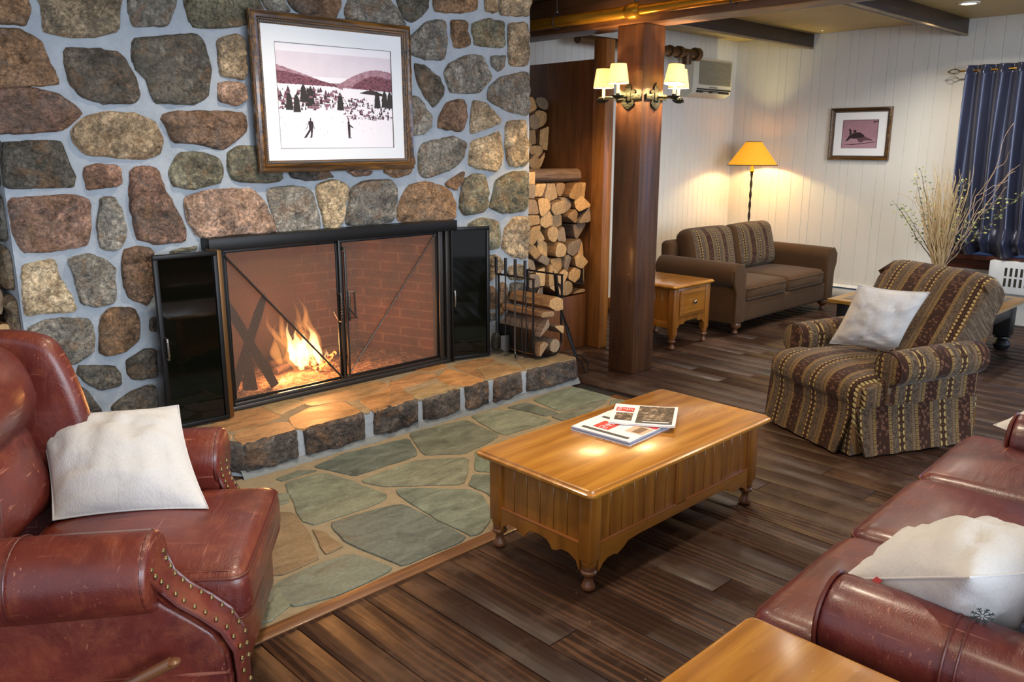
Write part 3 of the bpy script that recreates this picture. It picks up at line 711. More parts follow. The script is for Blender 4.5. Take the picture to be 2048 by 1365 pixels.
def mesh_door(x0, x1, flip):
    b = MB(); z0, z1 = 0.235, 1.13; w = 0.016; y0, y1 = 4.462, 4.474
    for q in ((x0, x1, z0, z0 + w), (x0, x1, z1 - w, z1), (x0, x0 + w, z0 + w, z1 - w), (x1 - w, x1, z0 + w, z1 - w)): b.box(q[0], q[1], y0, y1, q[2], q[3], 0.002, M=TM)
    d = b.build('screen_door', M_IRON, scr)
    b = MB(); b.add([(x0 + w, 4.470, z0 + w), (x1 - w, 4.470, z0 + w), (x1 - w, 4.470, z1 - w), (x0 + w, 4.470, z1 - w)], [(0, 1, 2, 3)], M=TM); b.build('wire_mesh', M_MESH, d)
    b = MB(); a, c = ((x0 + .005, z1 - .03), (x1 - .01, z0 + .01)) if not flip else ((x0 + .01, z0 + .01), (x1 - .02, z1 - .01))
    b.tube([(a[0], 4.456, a[1]), (c[0], 4.456, c[1])], 0.0065 if not flip else 0.005, 8, M=TM); b.build('brace', M_IRON2, d)
    xh = x1 - 0.012 if not flip else x0 + 0.03
    b = MB(); b.tube([(xh, 4.455, 0.80), (xh, 4.43, 0.80), (xh, 4.425, 0.77), (xh, 4.425, 0.65), (xh, 4.43, 0.62), (xh, 4.455, 0.62)], 0.006, 8, M=TM)
    if flip:
        b.tube([(xh, 4.455, 0.80), (xh + .04, 4.43, 0.80), (xh + .045, 4.43, 0.63), (xh, 4.455, 0.63)], 0.006, 8, M=TM); b.tube([(xh - .01, 4.42, .70), (xh + .05, 4.42, .63)], 0.006, 8, M=TM)
    for i in range(7): b.lathe([(0.0, -0.008), (0.007, -.004), (0.0085, 0), (0.007, .004), (0, .008)], (xh, 4.425, 0.65 + i * .02), 8, M=TM)
    b.build('door_handle', M_IRON2, d)
mesh_door(2.052, 2.798, False); mesh_door(2.815, 3.598, True)
b = MB(); b.box(2.796, 2.812, 4.448, 4.462, 0.235, 1.19, 0.002, M=TM); b.box(2.83, 2.845, 4.44, 4.452, 0.235, 1.06, 0.002, M=TM); b.lathe([(0, -.012), (.012, -.01), (.012, .01), (0, .012)], (2.83, 4.44, 1.08), 12, M=TM); b.build('centre_bar', M_IRON2, scr)
def glass_door(p0, p1, z0, z1, hside, lab):
    p0 = Vector((*p0, 0)); p1 = Vector((*p1, 0)); L = (p1 - p0).length; ang = math.atan2(p1.y - p0.y, p1.x - p0.x)
    M = TM @ Matrix.Translation(p0) @ Matrix.Rotation(ang, 4, 'Z'); b = MB(); w = 0.024
    for q in ((0, L, z0, z0 + w), (0, L, z1 - w, z1), (0, w, z0 + w, z1 - w), (L - w, L, z0 + w, z1 - w)): b.box(q[0], q[1], -0.016, 0.016, q[2], q[3], 0.003, M=M)
    d = b.build('glass_door', M_IRON, scr); d['label'] = lab
    b = MB(); b.box(w - .004, L - w + .004, -0.003, 0.003, z0 + w - .004, z1 - w + .004, M=M); b.build('glass_pane', M_SMOKED, d)
    xh = w if hside < 0 else L - w; zc = (z0 + z1) / 2 - 0.02
    b = MB(); b.tube([(xh, -.015, zc + .06), (xh, -.045, zc + .055), (xh, -.05, zc + .03), (xh, -.05, zc - .03), (xh, -.045, zc - .055), (xh, -.015, zc - .06)], 0.006, 8, M=M)
    for i in range(6): b.lathe([(0, -.007), (.008, 0), (0, .007)], (xh, -.05, zc - .035 + i * .014), 8, M=M)
    b.build('door_handle', M_STEEL, d)
glass_door((1.615, 4.352), (1.955, 4.335), 0.195, 1.15, -1, 'left smoked glass door folded open')
glass_door((3.705, 4.47), (4.010, 4.385), 0.195, 1.15, -1, 'right smoked glass door folded open')
b = MB(); b.box(1.955, 1.985, 4.335, 4.47, 0.195, 1.15, 0.003, M=TM); b.build('hinge_leaf', plain('brassy_edge', '#6b4a26', 0.4, 0.6), scr)
b = MB(); b.box(3.69, 3.705, 4.42, 4.50, 0.195, 1.15, 0.003, M=TM); b.build('hinge_leaf', M_IRON, scr)

# andirons: crossed skis with a rear foot
an = thing('andiron', (2.26, 4.66, 0.20), 0, 'iron andiron of crossed skis standing in the ash', 'andiron')
def ski(x0, z0, x1, z1, y): return [(x0, y, z0), (x0 + (x1 - x0) * .5, y, z0 + (z1 - z0) * .5), (x0 + (x1 - x0) * .85, y, z0 + (z1 - z0) * .86), (x1, y + .0, z1)]
for (a, c_, y) in (((0.16, 0.02), (-0.145, 0.64), 0.0), ((-0.125, 0.02), (0.14, 0.62), 0.012)):
    dx = c_[0] - a[0]; dz = c_[1] - a[1]; L = math.hypot(dx, dz); ux, uz = dx / L, dz / L; nx, nz = -uz, ux; w = 0.028
    poly = [(a[0] - nx * w, a[1] - nz * w), (a[0] + nx * w, a[1] + nz * w), (a[0] + ux * L * .8 + nx * w, a[1] + uz * L * .8 + nz * w), (a[0] + ux * L * .93 + nx * w * .7, a[1] + uz * L * .93 + nz * w * .7), (c_[0], c_[1]), (a[0] + ux * L * .93 - nx * w * .7, a[1] + uz * L * .93 - nz * w * .7), (a[0] + ux * L * .8 - nx * w, a[1] + uz * L * .8 - nz * w)]
    b = MB(); b.prism(poly, y, y + .009, 'xz'); b.build('ski', M_IRON, an)
b = MB(); b.prism([(-.045, 0.01), (.055, 0.01), (.02, .30), (-.005, .30)], .03, .04, 'xz'); b.box(-.01, .02, .03, .34, .06, .08, .003); b.box(-.01, .02, .32, .34, 0, .08, .003); b.build('rear_foot', M_IRON, an)
an2 = thing('andiron', (3.05, 4.80, 0.21), 0, 'thin iron andiron of crossed poles on the right of the fire', 'andiron')
for (p, q) in (((-.07, 0), (.03, .42)), ((.10, 0), (-.09, .40))):
    b = MB(); b.tube([(p[0], 0, p[1] + .006), (q[0], 0, q[1])], .007, 8); b.build('pole', M_IRON2, an2)
b = MB(); b.box(-.012, .012, .01, .25, .05, .07, .003); b.box(-.012, .012, .23, .25, 0, .07, .003); b.build('rear_foot', M_IRON, an2)

# burning logs and flames
M_CHAR = NT('charred_log'); v = M_CHAR.coord(); n_ = M_CHAR.noise(v, 30, 5, .7); M_CHAR.col(M_CHAR.ramp(n_, [(.4, hexc('#1a120e')), (.7, hexc('#5a3d2c'))])).setp(rough=.95); M_CHAR.bump(n_, .8, .01); M_CHAR = M_CHAR.m
M_EMBER = NT('glowing_ember'); M_EMBER.col(hexc('#401206')); M_EMBER.p.inputs['Emission Color'].default_value = (1, .33, .06, 1)
e_ = M_EMBER.math('MULTIPLY', M_EMBER.ramp(M_EMBER.noise(M_EMBER.coord(), 35, 4, .6), [(.45, 0), (.6, 1)]), 6.0); M_EMBER.link(e_, M_EMBER.p.inputs['Emission Strength']); M_EMBER = M_EMBER.m
FX, FY = 2.78, 4.90
LL = ['charred log glowing at the left of the fire', 'charred log lying across the back of the fire', 'burning split log leaning under the flames', 'thin burning branch at the front of the fire', 'half burnt log lying right of the flames']
for k, (p, q, r) in enumerate((((-.24, -.02, .04), (-.02, .03, .06), .026), ((-.2, .14, .04), (.3, .16, .05), .035), ((.02, -.1, .03), (-.03, .12, .16), .026), ((.0, -.16, .03), (.2, -.05, .09), .016), ((.08, .06, .05), (.38, .12, .08), .03))):
    b = MB(); pts = [Vector(p).lerp(Vector(q), i / 8) + noise.noise_vector(Vector((k, i * .7, 0))) * .008 for i in range(9)]
    b.tube(pts, [r * (1 + .18 * noise.noise(Vector((k * 3, i, 1)))) for i in range(9)], 10)
    o = b.build('burning_log', M_EMBER if k in (2, 3) else M_CHAR, sharp=60); o.location = (FX, FY, .215); tag(o, LL[k], 'log', 'burning logs')
def flame_mat(name, col, st):
    t = NT(name); t.n.remove(t.p); e = t.add('ShaderNodeEmission'); e.inputs[0].default_value = (*col, 1); e.inputs[1].default_value = st
    t.link(e.outputs[0], t.out.inputs['Volume']); return t.m
MF1 = flame_mat('flame_core', (1.0, .62, .24), 110); MF2 = flame_mat('flame_outer', (1.0, .36, .08), 16)
def tongue(b, x, y, z, r, h, lean, seed, tw=.03):
    rings = []
    for i in range(15):
        t_ = i / 14; rr = r * (math.sin(PI * min(1, (t_ * .95 + .12))) ** .8) * (1 - t_ * .55) if t_ < 1 else .0005
        rr = max(.001, rr * (1 - t_ ** 3)); cx = x + lean * t_ ** 1.4 + tw * noise.noise(Vector((seed, t_ * 2.4, 0))) * t_ * 2; cy = y + tw * noise.noise(Vector((seed, t_ * 2.4, 5))) * t_
        rings.append([(cx + rr * math.cos(a * PI / 5) * (1 + .25 * noise.noise(Vector((seed, a, t_ * 4)))), cy + rr * .7 * math.sin(a * PI / 5), z + h * t_) for a in range(10)])
    b.grid(rings, cv=True, capu=True)
fr = thing('fire', (FX, FY, .21), 0, 'bright yellow and orange fire burning behind the left mesh door', 'fire')
rf = random.Random(11); b = MB()
for k in range(12): tongue(b, rf.uniform(-.10, .10), rf.uniform(-.09, .07), rf.uniform(0.02, .06), rf.uniform(.028, .05), rf.uniform(.16, .36), rf.uniform(-.10, -.01), k, .05)
for k in range(5): tongue(b, .02 + k * .045, -.1 + .03 * k, .02, .014, .12, -.04, k + 40)
b.build('flame', MF1, fr)
b = MB()
for k in range(14): tongue(b, rf.uniform(-.17, .12), rf.uniform(-.07, .09), .03, rf.uniform(.035, .07), rf.uniform(.3, .56), rf.uniform(-.16, -.02), k + 20, .09)
b.build('flame', MF2, fr)
lp = point('fire_glow', (FX - .02, FY - .12, .40), 38, (1.0, .42, .13), .08); lp.parent = None
lp = point('fire_glow_low', (FX - .25, FY - .15, .30), 14, (1.0, .45, .16), .06)

# ---------------------------------------------------------------- log rack with tools
M_BLACK = plain('black_paint_metal', '#151517', 0.4, 0.3)
RO = (4.28, 4.23, 0.188)
rk = thing('log_rack', RO, 0, 'black iron log rack standing on the hearth beside the fireplace', 'log rack')
for y in (-.18, .18):
    b = MB(); pts = [(-.15, y, .60), (-.15, y, .10), (-.135, y, .045), (-.09, y, .015), (0, y, .008), (.09, y, .015), (.135, y, .045), (.15, y, .10), (.15, y, .60)]
    b.bar(pts, .016, .008); b.build('end_frame', M_BLACK, rk)
b = MB(); b.bar([(-.15, -.19, .60), (-.15, .20, .60)], .012, .012); b.build('tool_rail', M_BLACK, rk)
b = MB(); b.bar([(.15, -.19, .60), (.15, .20, .60)], .012, .012); b.build('tool_rail', M_BLACK, rk)
b = MB(); b.box(-.10, -.085, -.17, .17, .012, .022); rows = [[(-.147 + .0, y, z) for z in (.23, .10)] + [(-.13, y, .05), (-.09, y, .022), (.0, y, .014), (.09, y, .022)] for y in (-.17, .17)]
b.grid(rows); b.build('sheet_liner', M_BLACK, rk)
for x in (-.15, .15):
    for y in (-.12, -.04, .05, .13):
        b = MB(); b.tube([(x, y, .60), (x - .02, y, .595), (x - .03, y, .61), (x - .028, y, .625)], .004, 6); b.build('hook', M_BLACK, rk)
def tool(y, lab, kind, hz=.92):
    X = 4.095; t = thing({'brush': 'hearth_brush', 'shovel': 'hearth_shovel', 'poker': 'fire_poker', 'tongs': 'fire_tongs'}[kind], (X, y, hz), 0, lab, kind, 'fireplace tools hanging from the rack')
    b = MB(); b.tube([(0, 0, -.12), (0, 0, .0)], .011, 8); b.build('grip', M_BLACK, t)
    b = MB(); L = -.60
    if kind == 'poker':
        b.tube([(0, 0, -.12), (0, 0, -.66), (-.005, -.01, -.70), (-.025, -.03, -.715), (-.05, -.05, -.71)], .006, 8)
    elif kind == 'tongs':
        b.tube([(0, 0, -.12), (0, -.012, -.3), (.0, -.02, -.5), (0, -.004, -.71)], .005, 8); b.tube([(0, 0, -.12), (0, .02, -.3), (0, .03, -.5), (0, .02, -.70)], .005, 8)
    else: b.tube([(0, 0, -.12), (0, 0, -.58)], .0055, 8)
    b.build('shaft', M_IRON2 if kind == 'poker' else M_BLACK, t)
    if kind == 'brush':
        b = MB(); b.soft((0, 0, -.64), (.028, .03, .06), .02, (0, 0, 0)); b.build('bristles', plain('dark_bristles', '#34322f', .95, 0, .3, 0, (90, .8, .01)), t)
        b = MB(); b.box(-.02, .02, -.02, .02, -.60, -.57, .004); b.build('ferrule', M_STEEL, t)
    if kind == 'shovel':
        b = MB(); P = [[(-.045 + .09 * j / 6, -.012 * (1 - (j / 3 - 1) ** 2) * 1.5, -.57 - .13 * i / 6 * (1 - .25 * ((j / 3 - 1) ** 2))) for j in range(7)] for i in range(7)]
        b.grid(P); b.grid([[(p[0], p[1] + .003, p[2]) for p in r] for r in P]); b.build('pan', plain('grey_pan', '#4d4b49', .5, .6), t)
tool(4.40, 'black handled hearth brush nearest the smoked glass door', 'brush')
tool(4.30, 'black handled hearth shovel hanging second from the glass door', 'shovel')
tool(4.20, 'black handled poker with pale hooked tip, third from the glass door', 'poker')
tool(4.10, 'black handled tongs hanging nearest the viewer on the rack', 'tongs')
t_ = thing('log_tongs', (4.60, 4.14, 0), 0, 'black log grabber leaning on the right side of the log rack', 'tongs')
b = MB(); b.bar([(-.14, .0, .78), (-.12, -.01, .60), (-.03, -.04, .30), (.02, -.07, .14)], .014, .018); b.build('arm', M_BLACK, t_)
b = MB(); b.bar([(-.14, .01, .78), (-.105, .02, .60), (.0, .0, .35), (.03, -.06, .14)], .014, .018); b.build('arm', M_BLACK, t_)
for s in (-1, 1):
    b = MB(); b.tube([(.025, -.065, .15), (.06 + .03 * s, -.08, .12), (.10 + .03 * s, -.10, .07), (.10 + .02 * s, -.115, .02), (.05, -.12, .006)], .005, 8); b.build('claw', M_BLACK, t_)

# ---------------------------------------------------------------- firewood
def m_end():
    t = NT('split_wood_end'); v = t.coord(); r = t.objrand(); n = t.noise(v, 22, 5, .65, .6)
    w = t.noise(t.coord((3, 1, 1)), 12, 4, .6, 2.5)
    c = t.ramp(r, [(0, hexc('#c39a68')), (.3, hexc('#c9a373')), (.45, hexc('#9d7950')), (.6, hexc('#857360')), (.72, hexc('#8f7a64')), (.85, hexc('#a98a63')), (1, hexc('#c9a06c'))])
    c = t.mix(1.0, c, t.ramp(w, [(.3, .75), (.5, 1.15), (.7, 1.35)]), 'MULTIPLY'); c = t.mix(t.math('MULTIPLY', t.ramp(n, [(.5, 0), (.75, 1)]), .4), c, hexc('#6f4f33'))
    t.col(c).setp(rough=.85, spec=.2); t.bump(t.math('ADD', w, n), .5, .006); return t.m
def m_side():
    t = NT('split_wood_side'); r = t.objrand(); n = t.noise(t.coord((30, 2.5, 30)), 1.6, 5, .65, .5); n2 = t.noise(t.coord(), 14, 5, .7)
    c = t.ramp(r, [(0, hexc('#6b4a31')), (.35, hexc('#9a7248')), (.6, hexc('#6a5546')), (.8, hexc('#8f7c6c')), (1, hexc('#7a5334'))])
    c = t.mix(1.0, c, t.ramp(n, [(.3, .5), (.5, 1.0), (.72, 1.35)]), 'MULTIPLY'); c = t.mix(t.math('MULTIPLY', n2, .4), c, hexc('#40332b'))
    t.col(c).setp(rough=.9, spec=.2); t.bump(t.math('ADD', n, n2), .8, .01); return t.m
M_END = m_end(); M_SIDE = m_side()
def cells(x0, x1, z0, z1, dx, dz, rnd, top=None):
    """jittered rows of seeds, each seed's cell clipped against its neighbours"""
    S = []; nr = max(1, round((z1 - z0) / dz))
    for r in range(nr):
        z = z0 + (r + .5) * (z1 - z0) / nr; n = max(1, round((x1 - x0) / dx * rnd.uniform(.82, 1.15)))
        for k in range(n):
            S.append((x0 + (k + .5 + rnd.uniform(-.28, .28) + (.25 if r % 2 else -.1)) * (x1 - x0) / (n + .3), z + rnd.uniform(-.3, .3) * dz, r, k))
    out = []
    for i, s in enumerate(S):
        P = [(x0, z0), (x1, z0), (x1, z1), (x0, z1)]
        for j, q in enumerate(S):
            if i == j or abs(q[0] - s[0]) > .4 or abs(q[1] - s[1]) > .35: continue
            mx, mz = (s[0] + q[0]) / 2, (s[1] + q[1]) / 2; nx, nz = q[0] - s[0], q[1] - s[1]; N = []
            for a in range(len(P)):
                A, B = P[a], P[(a + 1) % len(P)]; da = (A[0] - mx) * nx + (A[1] - mz) * nz; db = (B[0] - mx) * nx + (B[1] - mz) * nz
                if da <= 0: N.append(A)
                if da * db < 0: u = da / (da - db); N.append((A[0] + (B[0] - A[0]) * u, A[1] + (B[1] - A[1]) * u))
            P = N
            if len(P) < 3: break
        if len(P) >= 3: out.append((s, P))
    return out
def log_mesh(poly, depth, rnd, name='firewood_log'):
    """split log: rough wood end at local y=0, bark or split sides running back along y"""
    cx = sum(p[0] for p in poly) / len(poly); cz = sum(p[1] for p in poly) / len(poly)
    kind = rnd.random(); poly = [(p[0] - cx, p[1] - cz) for p in poly]
    if kind < .15: poly = smooth2(poly, 2)
    elif kind < .8: poly = [p for i, p in enumerate(poly) if len(poly) <= 4 or i != rnd.randrange(len(poly))]; poly = smooth2(poly, 1, .12)
    P = resample(poly, 28); sc = .95; sd = rnd.random() * 90
    P = [(p[0] * sc * (1 + .05 * noise.noise(Vector((i * .9, sd, 0)))), p[1] * sc * (1 + .05 * noise.noise(Vector((i * .9, sd, 7))))) for i, p in enumerate(P)]
    m = MB(); N = len(P)
    tl = rnd.uniform(-.12, .12); tz = rnd.uniform(-.15, .15)
    ys = [0, .004, .05, depth * .4, depth * .7, depth]; rows = []
    for k, y in enumerate(ys):
        s = .97 if k == 0 else 1.0; rows.append([(p[0] * s * (1 + .03 * noise.noise(Vector((sd, y * 9, i * .5)))), y + (p[0] * tl + p[1] * tz if k < 3 else 0), p[1] * s) for i, p in enumerate(P)])
    m.grid(rows, cv=True, mi=1)
    inner = [(p[0] * .6, rows[0][i][1] * .8 - .002 + .004 * noise.noise(Vector((sd, i, 3))), p[1] * .6) for i, p in enumerate(P)]
    m.grid([rows[0], inner], cv=True, mi=0); m.add(inner, [tuple(range(N))], 0); m.add(rows[-1], [tuple(range(N))], 0)
    o = m.build(name, [M_END, M_SIDE], sharp=35); return o, cx, cz
ORD = ['first', 'second', 'third', 'fourth', 'fifth', 'sixth', 'seventh', 'eighth', 'ninth', 'tenth', 'eleventh', 'twelfth', 'thirteenth']
def pile(x0, x1, z0, z1, dx, dz, Y, depth, seed, where, group, side):
    rnd = random.Random(seed)
    for (s, P) in cells(x0, x1, z0, z1, dx, dz, rnd):
        o, cx, cz = log_mesh(P, depth, rnd); yj = rnd.uniform(-.06, .03)
        o.location = (cx, Y + yj, cz); o.rotation_euler = (rnd.uniform(-.04, .04), 0, rnd.uniform(-.09, .09))
        tag(o, 'log in the %s, %s row up, %s from %s' % (where, ORD[s[2]], ORD[s[3]], side), 'log', group)
pile(4.62, 5.372, .475, 1.42, .138, .112, 4.635, .38, 12, 'front firewood stack', 'firewood in the front stack', 'the chimney')
pile(4.62, 5.365, 1.36, 2.12, .135, .12, 5.10, .34, 9, 'rear firewood stack', 'firewood in the rear stack', 'the chimney')
# the big round log lying on top of the front stack
rnd = random.Random(4); P = [(.066 * math.cos(i * PI / 8) * (1 + .08 * math.sin(i * 2.2)), .058 * math.sin(i * PI / 8)) for i in range(16)]
o, _, _ = log_mesh(P, .46, rnd, 'firewood_log'); o.location = (5.27, 4.66, 1.475); o.rotation_euler = (0, 0, 1.15); tag(o, 'round bark covered log lying across the top of the front stack', 'log', 'firewood in the front stack')
P = [(-.05, -.055), (.05, -.055), (.045, .055), (-.045, .05)]; o, _, _ = log_mesh(P, .36, rnd); o.location = (4.72, 4.66, 1.46); o.rotation_euler = (0, 0, .12); tag(o, 'pale square split log on top of the front stack by the chimney', 'log', 'firewood in the front stack')
bn = thing('firewood_bin', (5.0, 4.9, 0), 0, 'brown wooden bin under the stacked firewood', 'bin')
b = MB(); b.box(-.40, .372, -.28, -.255, 0.0, .465, .003); b.build('front_board', M_PANEL, bn)
b = MB(); b.box(-.40, .372, -.255, .60, .42, .455, .002); b.build('shelf', M_PANEL, bn)
b = MB(); b.box(-.40, .372, .17, .60, .455, 1.35, .003); b.build('rear_step', M_PANEL, bn)
# left store
b = MB(); b.box(.45, .98, 4.66, 5.3, 0, .58, .003); o = b.build('firewood_bin', M_PANEL); tag(o, 'wooden bin under the firewood left of the chimney', 'bin')
pile(.52, 1.0, .585, 1.06, .2, .12, 4.66, .4, 21, 'stack left of chimney', 'firewood left of the chimney', 'the left')
b = MB(); b.box(.80, .93, 4.60, 4.72, 1.10, 2.91, .004); b.box(.40, .53, 4.60, 4.72, 0, 2.91, .004); b.box(.53, .93, 4.64, 4.70, 1.10, 1.18); struct(b.build('timber_stud', M_JOIST), 'dark timber frame left of the chimney', 'post')
# logs in the rack
rnd = random.Random(8)
RL = [((-.07, .085), [(-.055, -.06), (.05, -.06), (.055, .03), (.0, .06), (-.05, .04)], 'grey bark log at the bottom left of the iron rack'), ((.06, .085), [(.055 * math.cos(i * PI / 6), .055 * math.sin(i * PI / 6)) for i in range(12)], 'round bark log at the bottom right of the iron rack'),
      ((-.065, .245), [(-.075, -.07), (.03, -.075), (.05, .0), (.03, .07), (-.075, .05)], 'large split log with orange brown side at the left of the rack'), ((.085, .21), [(-.05, -.045), (.05, -.05), (.06, .02), (.0, .055), (-.05, .03)], 'pale split log at the right of the iron rack'),
      ((-.03, .335), [(-.09, -.012), (.06, -.02), (.05, .02), (-.08, .03)], 'flat pale split plank log in the middle of the rack'), ((.05, .40), [(-.07, -.01), (.0, -.055), (.075, -.05), (.08, .03), (.02, .055), (-.05, .04)], 'large pale split log on top of the rack')]
for (c, P, lab) in RL:
    o, cx, cz = log_mesh([(p[0] * 1.02, p[1] * 1.02) for p in P], .42, rnd); o.location = (RO[0] + c[0] + cx, RO[1] - .22 + rnd.uniform(-.01, .02), RO[2] + c[1] + cz); tag(o, lab, 'log', 'logs in the iron rack')

# ---------------------------------------------------------------- pipes along the beam
M_BRASS = plain('brass_painted_pipe', '#a9781f', 0.28, 0.75, 0.5)
M_BROWNP = plain('brown_painted_pipe', '#5a3f22', 0.4, 0.4)
pp = thing('ceiling_pipe', (4.80, 3.6, 2.615), 0, 'brass coloured pipe hung along the main beam', 'pipe')
b = MB(); b.tube([(0, -3.5, 0), (0, .16, 0)], .034, 16); b.build('pipe_run', M_BRASS, pp)
b = MB(); b.tube([(0, .16, 0), (0, 1.35, 0)], .042, 16); b.build('pipe_run', M_BRASS, pp)
b = MB(); b.tube([(0, .10, 0), (0, .12, 0), (0, .13, 0), (0, .19, 0), (0, .20, 0), (0, .22, 0)], [.04, .052, .056, .056, .052, .044], 18); b.build('coupling', M_BRASS, pp)
for y in (-.62, .14, .88):
    b = MB(); b.tube([(0, y, .30), (0, y, .075)], .005, 6); b.tube([(.05 * math.sin(a * PI / 8), y, .05 * math.cos(a * PI / 8)) for a in range(16)], .005, 6, closed=True); b.lathe([(0, 0), (.013, 0), (.016, .01), (.012, .02), (0, .022)], (0, y, .06), 10); b.build('hanger', M_IRON2, pp)
b = MB(); b.tube([(5.9, 5.25, 2.66), (7.75, 5.25, 2.66)], .045, 14); b.tube([(7.45, 5.25, 2.66), (7.50, 5.25, 2.66)], .062, 14); b.tube([(7.30, 5.25, 2.66), (7.33, 5.25, 2.66)], .058, 14)
b.tube([(7.75, 5.25, 2.66), (7.82, 5.25, 2.66)], .068, 14); b.tube([(7.62, 5.25, 2.66), (7.62, 5.25, 2.55)], .05, 12)
tag(b.build('ceiling_pipe', M_BROWNP), 'dark brown pipe end above the air conditioner', 'pipe')

# ---------------------------------------------------------------- wall lamps on the post
M_PEWTER = plain('hammered_iron', '#33352b', 0.45, 0.6, 0.5, 0, (70, .8, .006))
t = NT('lit_lamp_shade'); t.col(hexc('#f6efe0')).setp(rough=.9); t.p.inputs['Emission Color'].default_value = (1, .93, .78, 1); t.p.inputs['Emission Strength'].default_value = .05; tl_ = t.add('ShaderNodeBsdfTranslucent'); tl_.inputs[0].default_value = (1.0, .86, .62, 1); mx_ = t.add('ShaderNodeMixShader'); mx_.inputs[0].default_value = .5; t.link(t.p.outputs[0], mx_.inputs[1]); t.link(tl_.outputs[0], mx_.inputs[2]); t.link(mx_.outputs[0], t.out.inputs['Surface']); M_SHADE = t.m
t = NT('shade_trim'); t.col(hexc('#4a2d14')).setp(rough=.8); M_STRIM = t.m
t = NT('candle_tube'); t.col(hexc('#f3e3bd')).setp(rough=.6); t.p.inputs['Emission Color'].default_value = (1, .8, .45, 1); t.p.inputs['Emission Strength'].default_value = .5; M_CANDLE = t.m
def fleur():
    h = [(0, .10), (.008, .088), (.02, .068), (.016, .045), (.028, .052), (.044, .045), (.046, .03), (.036, .018), (.03, .02), (.034, .008), (.03, -.02), (.036, -.03), (.04, -.05), (.03, -.068), (.015, -.078), (0, -.092)]
    h = [(x * 1.45, z) for x, z in h]; return h + [(-x, z) for x, z in h[-2:0:-1]]
def sconce(loc, rz, lab, lamps):
    s = thing('wall_sconce', loc, rz, lab, 'wall lamp', 'wall lamps on the timber post')
    b = MB(); b.prism(fleur(), -.012, -.001, 'xz', bev=.004); b.build('back_plate', M_PEWTER, s)
    b = MB(); b.box(-.12, .12, -.016, -.003, -.022, .020, .004); b.box(-.03, .03, -.024, -.012, -.03, .03, .006); b.build('strap', M_PEWTER, s)
    for (x, y, z, tilt) in lamps:
        b = MB(); sx = 1 if x > 0 else -1
        b.tube([(0, -.02, 0), (x * .3, y * .55, -.005), (x * .8, y * .9, -.0), (x, y, .0)], .006, 8); b.tube([(x, y, 0), (x * 1.22, y * 1.1, -.004), (x * 1.3, y * 1.15, -.03), (x * 1.12, y * 1.06, -.038), (x * 1.12, y * 1.06, -.02), (x * 1.2, y * 1.1, -.018)], .006, 8)
        a = b.build('arm', M_PEWTER, s)
        b = MB(); b.lathe([(.004, -.022), (.02, -.018), (.04, -.004), (.046, .004), (.04, .002), (.02, -.010), (.012, -.008), (.013, .018), (.0, .018)], (x, y, z), 20, cap=False); b.build('drip_dish', M_PEWTER, a)
        b = MB(); b.lathe([(0, .018), (.011, .018), (.011, .095), (0, .095)], (x, y, z), 14); b.build('candle', M_CANDLE, a)
        Mt = Matrix.Translation((x, y, z + .085)) @ Matrix.Rotation(tilt, 4, 'Y')
        b = MB(); b.lathe([(.076, 0), (.055, .135), (.053, .135), (.074, 0)], (0, 0, 0), 28, M=Mt, cap=False); sh = b.build('lamp_shade', M_SHADE, s)
        for r_, z_ in ((.0765, 0.001), (.0555, .134)):
            b = MB(); b.tube([(r_ * math.cos(k * PI / 14), r_ * math.sin(k * PI / 14), z_) for k in range(28)], .002, 5, closed=True, M=Mt); b.build('shade_trim', M_STRIM, sh)
        p = Matrix.Translation(Vector(loc)) @ Matrix.Rotation(rz, 4, 'Z') @ Vector((x, y, z + .13))
        point('sconce_bulb', p, 24.0, (1.0, .66, .30), .02)
sconce((4.91, 3.865, 2.055), -PI / 2, 'left fleur de lis wall lamp with two shades on the post', [(.02, -.15, 0, 0), (-.165, -.085, -.02, 0)])
sconce((5.062, 3.745, 2.055), 0, 'right fleur de lis wall lamp with tilted shade on the post', [(.02, -.15, 0, .12), (.165, -.085, -.02, 0)])

# ---------------------------------------------------------------- recessed ceiling light
cl = thing('recessed_light', (8.09, 2.71, ZC), 0, 'round recessed ceiling light above the curtain end of the room', 'ceiling light')
b = MB(); b.lathe([(.06, -.004), (.062, -.012), (.085, -.01), (.09, 0), (.06, 0)], (0, 0, 0), 28, cap=False); b.build('trim_ring', plain('white_ring', '#e9e4d6', .5), cl)
t = NT('lit_ceiling_lens'); t.p.inputs['Emission Color'].default_value = (1, .9, .7, 1); t.p.inputs['Emission Strength'].default_value = 5
b = MB(); b.lathe([(0, -.004), (.06, -.005), (.06, -.003), (0, -.003)], (0, 0, 0), 24, cap=False); b.build('lens', t.m, cl)

